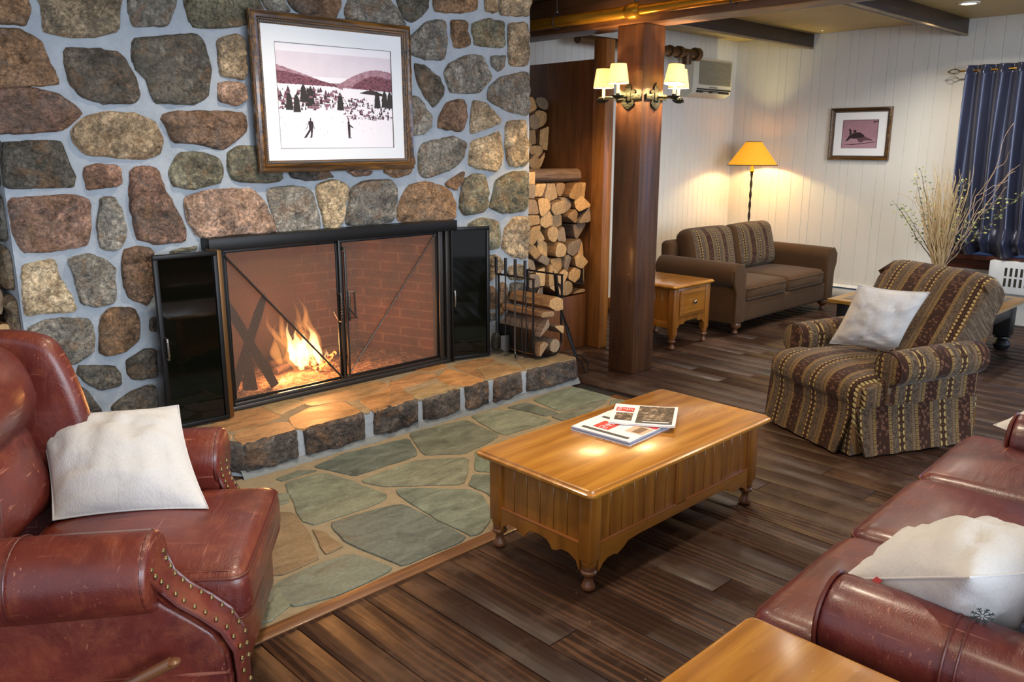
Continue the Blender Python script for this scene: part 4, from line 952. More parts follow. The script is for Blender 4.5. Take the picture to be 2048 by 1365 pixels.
# ---------------------------------------------------------------- framed pictures
M_MAT = plain('white_picture_mat', '#e6e8ea', .7)
M_FRAMEG = wood('burl_gilt_frame', '#4a2f12', '#8a5c20', '#1c120a', 0, .25, .6, 4)
M_BEAD = plain('dark_beaded_slip', '#8d8a86', .35, .7)
def frame_rails(b, w, h, prof, M=None):
    """mitred picture frame around the origin in the xz plane facing -y; prof (inset from outer edge, y)"""
    rows = []
    for (d, y) in prof:
        rows.append([(-w / 2 + d, y, -h / 2 + d), (w / 2 - d, y, -h / 2 + d), (w / 2 - d, y, h / 2 - d), (-w / 2 + d, y, h / 2 - d)])
    b.grid(rows, cv=True, M=M)
PRINT = [None, None]
def pmat(name, c): return plain(name, c, .8)
def picture(loc, rz, w, h, fw, lab, art, aw, ah, az, tiltz=0):
    p = thing('framed_picture', loc, rz, lab, 'picture'); p.rotation_euler = (0, tiltz, rz)
    b = MB(); k = fw
    frame_rails(b, w, h, [(0, 0), (0, -.022), (k * .12, -.032), (k * .35, -.036), (k * .55, -.030), (k * .62, -.020), (k * .70, -.018), (k * .72, -.012), (k, -.010), (k, 0)]); b.build('frame', M_FRAMEG, p, sharp=35)
    b = MB(); d = k * .84; n = int(2 * (w + h) / (.013 if w > .9 else .012))
    for i in range(n):
        t_ = i / n * 2 * (w + h - 4 * d); W_ = w - 2 * d; H_ = h - 2 * d
        if t_ < W_: x, z = -W_ / 2 + t_, -H_ / 2
        elif t_ < W_ + H_: x, z = W_ / 2, -H_ / 2 + t_ - W_
        elif t_ < 2 * W_ + H_: x, z = W_ / 2 - (t_ - W_ - H_), H_ / 2
        else: x, z = -W_ / 2, H_ / 2 - (t_ - 2 * W_ - H_)
        b.lathe([(0, -.005), (.0056, -.002), (.0056, .002), (0, .005)], (x, -.014, z), 6)
    b.build('bead_trim', M_BEAD, p)
    b = MB(); W_ = w / 2 - k; H_ = h / 2 - k
    for q in ((-W_, W_, -H_, az - ah / 2), (-W_, W_, az + ah / 2, H_), (-W_, -aw / 2, az - ah / 2, az + ah / 2), (aw / 2, W_, az - ah / 2, az + ah / 2)): b.box(q[0], q[1], -.009, -.006, q[2], q[3])
    b.build('mat_board', M_MAT, p)
    b = MB(); 
    for q in ((-aw / 2 - .002, aw / 2 + .002, az - ah / 2 - .002, az - ah / 2), (-aw / 2 - .002, aw / 2 + .002, az + ah / 2, az + ah / 2 + .002), (-aw / 2 - .002, -aw / 2, az - ah / 2, az + ah / 2), (aw / 2, aw / 2 + .002, az - ah / 2, az + ah / 2)): b.box(q[0], q[1], -.0095, -.0055, q[2], q[3])
    b.build('mat_line', plain('brown_line', '#4a3526', .6), p)
    PRINT[0] = MB(); PRINT[1] = []
    art(p, aw, ah, az)
    PRINT[0].build('print', PRINT[1], p, smooth=False)
    return p
def flat(p, name, polys, c, y):
    mi = len(PRINT[1]); PRINT[1].append(pmat(name + '_ink', c) if isinstance(c, str) else c)
    for i_, P in enumerate(polys): PRINT[0].add([(x, y - (i_ % 12) * .00003, z) for x, z in P], [tuple(range(len(P)))], mi)
def art_valley(p, aw, ah, az):
    x0, z0 = -aw / 2, az - ah / 2; S = lambda P: [(x0 + u * aw, z0 + v * ah) for u, v in P]
    t = NT('print_sky'); s = t.sep(t.coord()); t.col(t.mix(t.noise(t.coord(), 12, 4), hexc('#e9dfe4'), hexc('#d8c9d2'))).setp(rough=.6)
    flat(p, 'print_paper', [S([(0, 0), (1, 0), (1, 1), (0, 1)])], '#efeaee', -.003)
    flat(p, 'print_sky', [S([(0, .70), (1, .70), (1, .925), (0, .925)])], t.m, -.0034)
    def ridge(a, b_, top, bot, n=40, amp=.01, sd=0):
        up = [(a + (b_ - a) * i / n, top(i / n) + amp * noise.noise(Vector((i * .6, sd, 0)))) for i in range(n + 1)]; dn = [(a + (b_ - a) * i / n, bot(i / n) + amp * noise.noise(Vector((i * .8, sd, 9)))) for i in range(n, -1, -1)]; return S(up + dn)
    def mm(n, a, c_, sc=40):
        t = NT(n); t.col(t.mix(t.ramp(t.noise(t.coord((1, 1, 1.6)), sc, 5, .75), [(.42, 0), (.6, 1)]), hexc(a), hexc(c_))).setp(rough=.7); return t.m
    flat(p, 'far_hills', [ridge(0, .55, lambda u: .80 - .20 * u - .04 * (u - .3) ** 2, lambda u: .64 + 0 * u, sd=1), ridge(.5, 1, lambda u: .625 + .20 * math.sin(PI * min(.62, u * .62 + .0)) - .035 * u, lambda u: .60, sd=2)], mm('far_hills', '#b58d97', '#8f6470', 30), -.0038)
    flat(p, 'near_hills', [ridge(0, .5, lambda u: .745 - .12 * u ** 1.2, lambda u: .62 - .01 * u, sd=3), ridge(.62, 1, lambda u: .605 + .13 * math.sin(PI * min(.7, u * .8)), lambda u: .60 - .02 * u, sd=4)], mm('near_hills', '#8a5560', '#552f3b', 60), -.0042)
    flat(p, 'lake_island', [ridge(.70, .91, lambda u: .555 + .035 * math.sin(PI * u), lambda u: .555 - .02 * u, 16, .006, 5)], '#3e3432', -.0046)
    r = random.Random(2); T = []; D = []
    for i in range(420):
        u = r.random(); v = r.uniform(.37, .56) if u < .55 else r.uniform(.28, .49)
        h = r.uniform(.012, .05) * (1.3 if u < .5 else .9); w = h * r.uniform(.22, .5) * ah / aw
        if r.random() < .55: T.append(S([(max(0, u - w), v), (min(1, u + w), v), (u, v + h)]))
        else: D.append(S([(max(0, u - w * 1.6), v), (min(1, u + w), v + .004), (min(1, u + w * .7), v + h * .35), (max(0, u - w), v + h * .4)]))
    flat(p, 'printed_forest', T, '#4b343b', -.0046); flat(p, 'printed_village', D, '#8b616d', -.005)
    T = [S([(u - .03, .40 + d), (u + .03, .40 + d), (u + .02, .53 + d), (u, .58 + d), (u - .02, .53 + d)]) for u, d in ((.25, .01), (.27, .03), (.52, -.02), (.09, -.03), (.15, -.05), (.86, .01), (.93, .02), (.98, .01), (.21, .05))]
    flat(p, 'printed_tree_line', T, '#35312f', -.0052)
    sk = []
    def fig(cx, cz, s, parts):
        for P in parts: sk.append(S([(cx + x * s, cz + z * s * aw / ah) for x, z in P]))
    fig(.25, .10, .06, [[(-.2, 2.0), (.1, 2.1), (.45, 1.9), (.4, 1.2), (.3, 1.0), (-.15, 1.0)], [(0, 2.1), (.15, 2.1), (.18, 2.4), (.05, 2.42)], [(-.2, 2.0), (-.5, 1.1), (-.65, .95), (-.45, 1.35), (-.2, 1.75)], [(.4, 1.9), (.62, 1.0), (.7, .85), (.5, 1.2)], [(-.15, 1.05), (.12, 1.0), (-.6, .05), (-1.0, .0), (-.85, .15)], [(.05, 1.05), (.35, 1.0), (.2, .1), (-.1, -.03), (.05, .5)]])
    fig(.585, .10, .055, [[(-.15, 2.2), (.15, 2.2), (.25, 1.3), (.2, .1), (-.1, .08), (-.15, 1.2)], [(-.05, 2.2), (.1, 2.2), (.1, 2.5), (-.05, 2.5)], [(.1, 1.6), (.7, 1.35), (.75, 1.45), (.15, 1.85)], [(-.15, .1), (.4, .05), (.4, -.02), (-.15, 0)]])
    flat(p, 'skier_figures', sk, '#3a2d33', -.0054)
    dots = []
    for i in range(60):
        u, v = r.random(), r.uniform(.12, .30); h = r.uniform(.004, .02); dots.append(S([(u, v), (min(1, u + .003), v), (min(1, u + .002), v + h)]))
    flat(p, 'distant_skiers', dots, '#8a7a80', -.0048)
picture((2.85, CY - .062, 2.0), 0, 1.10, .885, .068, 'large framed sepia print of skiers above a snowy valley, on the stone chimney', art_valley, .80, .587, -.012, -.008)
def art_skier(p, aw, ah, az):
    x0, z0 = -aw / 2, az - ah / 2; S = lambda P: [(x0 + u * aw, z0 + v * ah) for u, v in P]
    t = NT('rose_print'); t.col(t.mix(t.noise(t.coord(), 9, 3), hexc('#a9838f'), hexc('#8f6a77'))).setp(rough=.6)
    flat(p, 'print_paper', [S([(0, 0), (1, 0), (1, 1), (0, 1)])], t.m, -.003)
    flat(p, 'snow_slope', [S([(0, 0), (1, 0), (1, .32), (.5, .42), (0, .36)])], '#a88490', -.0034)
    flat(p, 'skier_figure', [S([(.22, .48), (.30, .53), (.38, .56), (.50, .56), (.60, .48), (.64, .42), (.58, .38), (.45, .36), (.36, .33), (.25, .35), (.16, .26), (.10, .24), (.12, .30)]), S([(.31, .56), (.38, .56), (.40, .62), (.35, .66), (.30, .62)]), S([(.24, .48), (.19, .52), (.21, .58), (.17, .66), (.20, .70), (.25, .64), (.26, .56)])], '#2b1a20', -.0038)
    flat(p, 'skier_legs', [S([(.40, .36), (.62, .42), (.86, .30), (.88, .26), (.74, .27), (.60, .26), (.62, .22), (.50, .20)])], '#5e3f4b', -.0037)
    flat(p, 'ski', [S([(.04, .12), (.30, .11), (.92, .20), (.98, .24), (.90, .22), (.30, .14)])], '#4a2d38', -.004)
    flat(p, 'tree_branch', [S([(.84, .96), (.99, .96), (.99, .90), (.93, .93), (.88, .86), (.86, .92)])], '#4d3540', -.0038)
picture((XR - .012, 3.955 + .03, 1.845), -PI / 2, .665, .555, .05, 'small framed rose toned skier print on the white wall', art_skier, .385, .295, .0)

# ---------------------------------------------------------------- upholstery materials
def m_leather(name, base, worn, dark):
    t = NT(name); v = t.coord(); n = t.noise(v, 2.6, 5, .6, .4); n2 = t.noise(v, 9, 5, .7, .5)
    c = t.mix(t.ramp(n, [(.38, 0), (.66, 1)]), hexc(base), hexc(dark)); c = t.mix(t.math('MULTIPLY', t.ramp(n2, [(.48, 0), (.72, 1)]), .65), c, hexc(worn))
    # pale scuff lines: thin iso-lines of two stretched noises
    s = t.noise(t.coord((1.5, 70, 30), rot=(.3, .5, .8)), 1.6, 3, .5, .1); s2 = t.noise(t.coord((60, 1.5, 35), rot=(.4, .2, -.6)), 1.6, 3, .5, .1)
    l1 = t.ramp(s, [(.665, 0), (.69, 1)]); l2 = t.ramp(s2, [(.665, 0), (.69, 1)])
    l = t.math('MULTIPLY', t.math('MAXIMUM', l1, l2), t.ramp(t.noise(v, 6, 2), [(.40, 0), (.6, .55)]))
    c = t.mix(l, c, hexc('#b0705a')); t.col(c).setp(spec=.5, coat=.28, coatr=.22)
    t.rough(t.ramp(n2, [(.3, .30), (.75, .48)]))
    g = t.voro(v, 260, 'F1'); wr = t.noise(t.coord((1.5, 6, 3)), 3, 5, .62, 1.2)
    t.bump(t.math('ADD', t.math('MULTIPLY', g, .10), t.math('ADD', t.math('MULTIPLY', wr, 1.0), t.math('MULTIPLY', l, -.15))), .32, .012); return t.m
M_LEATHER = m_leather('oxblood_leather', '#69291f', '#824026', '#481a1a')
M_LEATHER2 = m_leather('plum_leather', '#602522', '#763927', '#421820')
M_PIPING = plain('leather_piping', '#552019', .4, 0, .5, .2)
M_NAIL = plain('antique_brass_nail', '#7a6c48', .4, .8)
def m_linen():
    t = NT('off_white_linen'); v = t.coord(); n = t.noise(v, 8, 4, .6)
    w = t.math('ADD', t.noise(t.coord((220, 14, 60)), 1.5, 2), t.noise(t.coord((14, 220, 60)), 1.5, 2))
    t.col(t.mix(w, hexc('#a9a8a8'), hexc('#c6c4c3'))).setp(rough=.95, sheen=.2, spec=.2)
    t.bump(t.math('ADD', t.math('MULTIPLY', w, .5), t.math('MULTIPLY', t.noise(v, 5, 3, .5, .8), 5.0)), .35, .006); return t.m
M_LINEN = m_linen()
def m_brown():
    t = NT('brown_ribbed_fabric'); v = t.coord(); n = t.noise(v, 5, 4, .6); w = t.noise(t.coord((150, 150, 8)), 1.3, 2)
    t.col(t.mix(t.math('ADD', t.math('MULTIPLY', n, .5), t.math('MULTIPLY', w, .5)), hexc('#2e1d10'), hexc('#54391d'))).setp(rough=.85, sheen=.08, spec=.2)
    t.bump(w, .3, .003); return t.m
M_BROWN = m_brown()
def m_stripe(name, axis, period=.30, off=0.0):
    t = NT(name); s = t.sep(t.coord())
    u0 = s[0] if axis == 0 else s[1]; v0 = t.math('ADD', s[2], s[1] if axis == 0 else s[0])
    ph = t.math('FRACT', t.math('ADD', t.math('DIVIDE', u0, period), 10.0 + off))
    B, G = hexc('#341b10'), hexc('#46382d')
    base = t.ramp(ph, [(0, hexc('#5f4929')), (.015, hexc('#4a2f1c')), (.055, hexc('#6b5430')), (.07, B), (.36, hexc('#6b5430')), (.375, hexc('#4a2f1c')), (.415, hexc('#5f4929')), (.43, G), (.58, hexc('#5a3a22')), (.595, B), (.74, hexc('#6b4a26')), (.755, G), (.905, hexc('#5a3a22')), (.92, hexc('#6a5844')), (.985, hexc('#3f2414'))], 'CONSTANT')
    hi = t.ramp(ph, [(0, hexc('#86703f')), (.015, hexc('#9a8053')), (.055, hexc('#86703f')), (.07, hexc('#6a4837')), (.36, hexc('#86703f')), (.375, hexc('#9a8053')), (.43, hexc('#6b5b4a')), (.58, hexc('#5a3a22')), (.595, hexc('#b29a62')), (.74, hexc('#6b4a26')), (.755, hexc('#6b5b4a')), (.905, hexc('#5a3a22')), (.92, hexc('#7d6a50')), (.985, hexc('#3f2414'))], 'CONSTANT')
    vec = t.comb(t.math('MULTIPLY', ph, period), v0, 0.0)
    # small loops in the chain bands
    dv = t.math('SUBTRACT', t.math('FRACT', t.math('MULTIPLY', v0, 62.0)), .5)
    chain = t.math('LESS_THAN', t.math('ABSOLUTE', t.math('SUBTRACT', t.math('ABSOLUTE', dv), .22)), .13)
    # scattered leaves
    leaf = t.math('LESS_THAN', t.voro(vec, 42, 'F1'), .36)
    # curling tendrils
    d1 = t.noise(vec, 34, 2, .5, 1.8); curl = t.math('LESS_THAN', t.math('ABSOLUTE', t.math('SUBTRACT', d1, .5)), .055)
    # half moons along both sides of the brown centre band
    du = t.math('MULTIPLY', t.math('MINIMUM', t.math('ABSOLUTE', t.math('SUBTRACT', ph, .597)), t.math('ABSOLUTE', t.math('SUBTRACT', ph, .738))), period)
    dw = t.math('DIVIDE', t.math('SUBTRACT', t.math('FRACT', t.math('MULTIPLY', v0, 31.0)), .5), 31.0)
    moon = t.math('LESS_THAN', t.math('ADD', t.math('MULTIPLY', du, du), t.math('MULTIPLY', dw, dw)), .000135)
    dots = t.math('LESS_THAN', t.voro(vec, 75, 'F1', rand=.2), .2)
    sel = lambda stops: t.ramp(ph, stops, 'CONSTANT')
    m = t.math('MULTIPLY', chain, sel([(0, 1), (.07, 0), (.36, 1), (.43, 0)]))
    m = t.math('MAXIMUM', m, t.math('MULTIPLY', leaf, sel([(0, 0), (.07, 1), (.36, 0)])))
    m = t.math('MAXIMUM', m, t.math('MULTIPLY', curl, sel([(0, 0), (.43, 1), (.58, 0), (.755, 1), (.905, 0)])))
    m = t.math('MAXIMUM', m, t.math('MULTIPLY', t.math('MAXIMUM', moon, t.math('MULTIPLY', dots, .3)), sel([(0, 0), (.595, 1), (.74, 0)])))
    c = t.mix(t.math('MULTIPLY', m, .85), base, hi); nz = t.noise(t.coord(), 90, 3)
    c = t.mix(1.0, c, t.ramp(nz, [(.3, .58), (.7, .98)]), 'MULTIPLY')
    t.col(c).setp(rough=.9, sheen=.1, spec=.2); t.bump(t.math('ADD', t.math('MULTIPLY', m, .6), nz), .3, .004); return t.m
M_SX = m_stripe('striped_paisley_across', 0, .30, .47); M_SY = m_stripe('striped_paisley_along', 1, .30, .1)
M_SX2 = m_stripe('striped_paisley_small', 0, .27, .2)
M_HONEY = wood('honey_stained_pine', '#9c6521', '#b07a2e', '#855216', 0, .26, .5, .7, .25)
M_HONEYZ = wood('honey_stained_pine_upright', '#8c561b', '#9e6725', '#724413', 2, .3, .4, .7, .15)
M_LEGW = plain('turned_brown_wood', '#6b4429', .35, 0, .5, .4)

def pad(b, poly, a, c, plane, r=.03, mi=0, M=None, k=5, puff=0.0):
    """extruded outline with round, padded edges"""
    n = len(poly); cx = sum(p[0] for p in poly) / n; cy = sum(p[1] for p in poly) / n
    def P(p, t): return {'xz': (p[0], t, p[1]), 'yz': (t, p[0], p[1]), 'xy': (p[0], p[1], t)}[plane]
    def ins(d):
        o = []
        for p in poly:
            q = Vector((p[0] - cx, p[1] - cy)); L = q.length or 1; s = max(0, L - d) / L; o.append((cx + q.x * s, cy + q.y * s))
        return o
    sg = 1 if c > a else -1; rows = []
    for i in range(k + 1): w = PI / 2 * i / k; rows.append((ins(r * (1 - math.sin(w))), a + sg * r * (1 - math.cos(w))))
    R = rows + [(q, c - (t - a)) for q, t in rows[::-1]]
    A = [[P(p, t) for p in q] for q, t in R]
    def cap(q, t, s, pf): return [P((cx + (p[0] - cx) * s, cy + (p[1] - cy) * s), t + pf) for p in q]
    caps = [cap(rows[0][0], a, s, -sg * puff * (1 - s * s)) for s in (.0, .25, .5, .75)]; cape = [cap(rows[0][0], c, s, sg * puff * (1 - s * s)) for s in (.75, .5, .25, .0)]
    b.grid(caps + A + cape, cv=True, mi=mi, M=M); return b
def roll_prof(w, R, ztop, zbot, out=.03, n=18):
    """rolled arm section: o outward, z up; closed outline"""
    zc = ztop - R; P = [(-w / 2, zbot), (-w / 2, zc - R * .6)]
    for i in range(n + 1):
        a = PI - (PI + PI * .36) * i / n; P.append((out + R * math.cos(a), zc + R * math.sin(a)))
    P += [(w / 2, zc - R * 1.0), (w / 2, zbot)]
    P[1] = (-w / 2, zc - R * .5); P[2] = (min(P[2][0], -w / 2 + .0), P[2][1])
    return P
def arm(b, x, sg, y0, y1, prof, M=None, mi=0, drop=0.0, n=14, swell=.0):
    cx = sum(p[0] for p in prof) / len(prof); cz = max(p[1] for p in prof) - .11; rows = []
    L = y1 - y0
    fr = [(0.0, .90), (.004, .95), (.012, .985), (.025, 1.0)]
    ys = [(y0 + d, s) for d, s in fr] + [(y0 + .025 + (L - .05) * i / n, 1.0) for i in range(1, n + 1)] + [(y1, .96)]
    for y, s in ys:
        u = (y - y0) / L; dz = -drop * u; k = s * (1 + swell * math.sin(PI * min(1, u * 1.1)))
        rows.append([(x + sg * (cx + (p[0] - cx) * k), y, (cz + (p[1] - cz) * (k if p[1] > cz - .15 else 1)) + dz * (1 if p[1] > .3 else 0)) for p in prof])
    b.grid(rows, cv=True, mi=mi, M=M, capu=True); return b
def rrect(w, d, r, n=5):
    P = []
    for cx, cy, a0 in ((w / 2 - r, d / 2 - r, 0), (-w / 2 + r, d / 2 - r, PI / 2), (-w / 2 + r, -d / 2 + r, PI), (w / 2 - r, -d / 2 + r, 3 * PI / 2)):
        for i in range(n + 1): a = a0 + PI / 2 * i / n; P.append((cx + r * math.cos(a), cy + r * math.sin(a)))
    return P
def slab(b, c, w, d, rows, r=.03, mi=0):
    b.grid([[(c[0] + p[0], c[1] + p[1], z) for p in rrect(w - 2 * i, d - 2 * i, max(.004, r - i * .5))] for i, z in rows], cv=True, capu=True, mi=mi)
def piping(parent, pts, m, r=.0055, closed=True, name='piping'):
    b = MB(); b.tube(pts, r, 6, closed=closed); return b.build(name, m, parent)
def foot_prof(h, r):
    return [(r * .55, 0), (r * .85, .004), (r * .95, h * .10), (r * .9, h * .2), (r * .62, h * .36), (r * .55, h * .48), (r * .62, h * .58), (r * 1.05, h * .68), (r * 1.1, h * .76), (r * .9, h * .84), (r * 1.0, h * .9), (r * .95, h)]

# ---------------------------------------------------------------- pillows
def pillow(name, c, U, V, size, T, lab, mat=None, group=None, seed=0, sv=None, pinch=.07):
    U = Vector(U).normalized(); N = U.cross(Vector(V)).normalized(); V = Vector(V).normalized(); n = 26
    sv = sv or size; o = thing(name, c, 0, lab, 'pillow', group); o.rotation_euler = (0, 0, 0)
    b = MB()
    for sg in (1, -1):
        P = []
        for i in range(n + 1):
            R = []
            for j in range(n + 1):
                u = math.sin(PI / 2 * (-1 + 2 * i / n)) ; v = math.sin(PI / 2 * (-1 + 2 * j / n))
                x = u * (1 - pinch * (1 - v * v) ** 1.0) * size / 2; y = v * (1 - pinch * (1 - u * u)) * sv / 2
                h = T / 2 * ((1 - u * u) ** .55) * ((1 - v * v) ** .55)
                q = Vector((u * 2.2, v * 2.2, seed + sg)); e = max(abs(u), abs(v))
                h *= 1 + .22 * noise.noise(q * 1.3)
                h -= .02 * max(0, 1 - abs(noise.noise(Vector((u * 1.6 + v * .8, v * 1.9 - u * .5, seed * 2 + sg)))) * 7) * (1 - e ** 4) * (e > .15)
                h += (.010 * abs(noise.noise(Vector((math.atan2(v, u) * 2.6, seed, sg)))) * math.sin(PI * e)) - .004
                if e > .999: h = 0
                R.append(U * x + V * y + N * (sg * max(0, h)))
            P.append(R)
        b.grid(P)
    m = b.build('cover', mat or M_LINEN, o, sharp=80)
    E = []
    for k in range(4):
        for i in range(12):
            t_ = -1 + 2 * i / 12; u, v = [(t_, -1), (1, t_), (-t_, 1), (-1, -t_)][k]
            E.append(U * (u * (1 - pinch * (1 - v * v)) * size / 2) + V * (v * (1 - pinch * (1 - u * u)) * sv / 2))
    piping(o, E, mat or M_LINEN, .0032, name='seam')
    return o, U, V, N

# ---------------------------------------------------------------- left leather wing chair
def scroll_front(x0, x1, pts, th=.016):
    return pts
LC = thing('leather_armchair', (.775, 2.71, 0), math.radians(53), 'worn red brown leather wing armchair with brass nailheads at left', 'armchair')
for sg, nm in ((-1, 'near arm'), (1, 'far arm')):
    pr = roll_prof(.12, .115, .665, .06, .035)
    b = MB(); arm(b, sg * .40, sg, -.29, .50, pr, drop=.02, swell=.03); a = b.build('armrest', M_LEATHER, LC, sharp=50)
    # lower side swooping forward to the seat front
    poly = smooth2([(-.25, .50), (-.30, .46), (-.38, .40), (-.45, .34), (-.475, .26), (-.475, .05), (.50, .05), (.50, .50)], 1)
    if sg > 0: poly = [(y if y > -.25 else -.25 + (y + .25) * .35, z) for y, z in poly]
    b = MB(); pad(b, poly, sg * .345, sg * .462, 'yz', .018); b.build('side_panel', M_LEATHER, LC, sharp=50)
    crv = [(-.275, .60), (-.285, .55), (-.305, .50), (-.345, .455), (-.40, .415), (-.455, .365), (-.487, .30), (-.492, .22), (-.492, .06)]
    if sg > 0: crv = [(-.275 + (y + .275) * .35, z) for y, z in crv]
    C2 = []
    for i in range(len(crv) - 1):
        for k in range(4): C2.append(tuple(crv[i][q] + (crv[i + 1][q] - crv[i][q]) * k / 4 for q in (0, 1)))
    C2.append(crv[-1])
    wd = lambda z: .062 if z < .5 else .062 + .03 * math.sin(PI / 2 * (z - .5) / .1)
    b = MB(); rows = []
    for (y, z) in C2:
        w = wd(z); cxx = sg * (.405 + (0.03 if z > .5 else 0) * (z - .5) / .1); rows.append([(cxx + q * w, y - .010 * (1 - abs(q) ** 3), z - .0) for q in (-1, -.9, -.5, 0, .5, .9, 1)] )
    b.grid(rows); b.grid([[(x, y + .03, z) for x, y, z in r] for r in rows]); f = b.build('arm_front', M_LEATHER, LC, sharp=60)
    for e in (-1, 1): piping(f, [r[0 if e < 0 else -1] for r in rows], M_PIPING, .007, False)
    for r_i, e in ((-.62, 1), (.62, 1)):
        for i in range(2, len(C2), 2):
            y, z = C2[i]; cxx = sg * (.405 + (0.03 if z > .5 else 0) * (z - .5) / .1)
            b = MB(); b.lathe([(.0085, 0), (.0078, .003), (.005, .0055), (0, .0065)], (0, 0, 0), 10, M=Matrix.Translation((cxx + r_i * wd(z), y - .0085, z)) @ Matrix.Rotation(PI / 2, 4, 'X')); b.build('nailhead', M_NAIL, f)
    # scroll end of the roll
    b = MB(); b.lathe([(.105, 0), (.104, -.010), (.09, -.016), (0, -.020)], (0, 0, 0), 28, M=Matrix.Translation((sg * .435, -.272, .55)) @ Matrix.Rotation(-PI / 2, 4, 'X'), cap=False); b.build('arm_cap', M_LEATHER, LC)
    piping(a, [(sg * .435 + .109 * math.cos(k * PI / 14), -.276, .55 + .109 * math.sin(k * PI / 14)) for k in range(28)], M_PIPING, .006)
    # seam ring around the roll
    piping(a, [(sg * .437 + .121 * math.cos(k * PI / 14), .06, .545 + .119 * math.sin(k * PI / 14)) for k in range(-6, 22)], M_PIPING, .0025, False, 'seam')
    # wings
    wing = smooth2([(.15, .60), (.14, .74), (.17, .88), (.21, 1.00), (.25, 1.06), (.38, 1.085), (.54, 1.07), (.60, .95), (.56, .60), (.50, .50), (.15, .52)], 2)
    b = MB(); pad(b, wing, sg * .30, sg * .40, 'yz', .042, puff=.006); b.build('wing', M_LEATHER, LC, sharp=60)
def tcush(w, d0, d1, r, wf=None):
    return None
b = MB(); b.soft((0, -.14, .385), (.335, .365, .088), .05, (0, .008, .030), n=12, wob=.003, shape=lambda o: Vector((o.x * (1 if o.y < -.06 else .90), o.y, o.z)))
sc = b.build('seat_cushion', M_LEATHER, LC, sharp=60)
def rim(w, d, r, z, c=(0, 0), n=5): return [(c[0] + p[0], c[1] + p[1], z) for p in rrect(w, d, r, n)]
piping(sc, [(x * (1 if y < -.25 else .90), y, z + .0) for x, y, z in rim(.665, .72, .05, .452, (0, -.14))], M_PIPING, .006)
piping(sc, [(x * (1 if y < -.25 else .90), y, z) for x, y, z in rim(.665, .72, .05, .318, (0, -.14))], M_PIPING, .005)
piping(sc, [(-.31, y, .487 + .003 * math.sin(y * 9) - .03 * (abs(y + .19) / .3) ** 2) for y in [-.46 + .05 * i for i in range(11)]], M_PIPING, .0015, False, 'seam')
b = MB(); b.soft((0, .02, .18), (.345, .48, .125), .03, (0, .01, 0), n=8); b.build('base', M_LEATHER, LC)
TB = Matrix.Translation((0, .36, .77)) @ Matrix.Rotation(math.radians(-17), 4, 'X')
b = MB(); b.soft((0, .05, -.13), (.30, .075, .19), .06, (0, .055, .0), n=10, M=TB, wob=.008, seed=3); b.build('lower_back_cushion', M_LEATHER, LC, sharp=60)
b = MB(); b.soft((0, .0, .14), (.305, .10, .155), .085, (0, .075, .02), n=12, M=TB, wob=.010, seed=8); b.build('head_cushion', M_LEATHER, LC, sharp=60)
b = MB(); b.soft((0, .15, .0), (.37, .06, .36), .05, (0, .0, .0), n=8, M=TB); b.build('back_panel', M_LEATHER, LC)
b = MB(); b.tube([(-.475, -.08, .20), (-.52, -.13, .215), (-.525, -.20, .25), (-.525, -.33, .315)], [.010, .013, .015, .017], 12); b.lathe([(0, 0), (.018, .002), (.02, .01), (.012, .016), (0, .017)], (-.525, -.335, .31), 12); b.build('recliner_lever', M_LEGW, LC)
for x in (-.3, .3):
    for y in (-.35, .42):
        b = MB(); b.lathe(foot_prof(.06, .03), (x, y, 0), 16); b.build('foot', M_LEGW, LC)
pillow('throw_pillow', (.905, 2.925, .625), (.80, -.60, .03), (.13, .62, .42), .50, .20, 'off white linen throw pillow on the leather wing armchair', seed=1, sv=.47)

# ---------------------------------------------------------------- leather sofa
SF = thing('leather_sofa', (2.885, .59, 0), math.radians(182.4), 'long plum brown leather sofa with three seat cushions at right', 'sofa')
for sg, AX in ((1, .865), (-1, .925)):
    pr = roll_prof(.13, .115, .61, .06, .03)
    b = MB(); arm(b, sg * AX, sg, -.265, .40, pr, drop=.0, swell=.02); a = b.build('armrest', M_LEATHER2, SF, sharp=50)
    for yy in (.03,): piping(a, [(sg * (AX + .03) + .119 * math.cos(k * PI / 14), yy, .495 + .118 * math.sin(k * PI / 14)) for k in range(-7, 23)], M_PIPING, .004, False, 'seam'); piping(a, [(sg * (AX + .03) + .119 * math.cos(k * PI / 14), yy + .03, .495 + .118 * math.sin(k * PI / 14)) for k in range(-7, 23)], M_PIPING, .003, False, 'seam')
    b = MB(); b.lathe([(.11, 0), (.108, -.012), (.09, -.02), (0, -.024)], (0, 0, 0), 28, M=Matrix.Translation((sg * (AX + .03), -.263, .495)) @ Matrix.Rotation(-PI / 2, 4, 'X'), cap=False); b.build('arm_cap', M_LEATHER2, SF)
    piping(a, [(sg * (AX + .03) + .113 * math.cos(k * PI / 14), -.268, .495 + .113 * math.sin(k * PI / 14)) for k in range(28)], M_PIPING, .006)
for i, x in enumerate((-.665, -.005, .655)):
    b = MB(); w = .326
    b.soft((x, -.11, .405), (w, .345, .072), .055, (0, .012, .026), n=12, wob=.004, seed=i * 7, shape=(lambda o, q=(-1 if i == 0 else (1 if i == 2 else 0)): Vector((o.x - (.07 if q and o.x * q > 0 and o.y > -.13 else 0) * q * (o.x * q / .326) + (.02 * q if q and o.y <= -.13 and o.x * q > 0 else 0), o.y, o.z))))
    c = b.build('seat_cushion', M_LEATHER2, SF, sharp=60)
    piping(c, rim(2 * w - .012, .685, .06, .440, (x, -.115)), M_PIPING, .006); piping(c, rim(2 * w - .012, .685, .06, .365, (x, -.115)), M_PIPING, .005)
b = MB(); b.soft((-.02, .0, .19), (.88, .42, .14), .03, n=10); b.build('base', M_LEATHER2, SF)
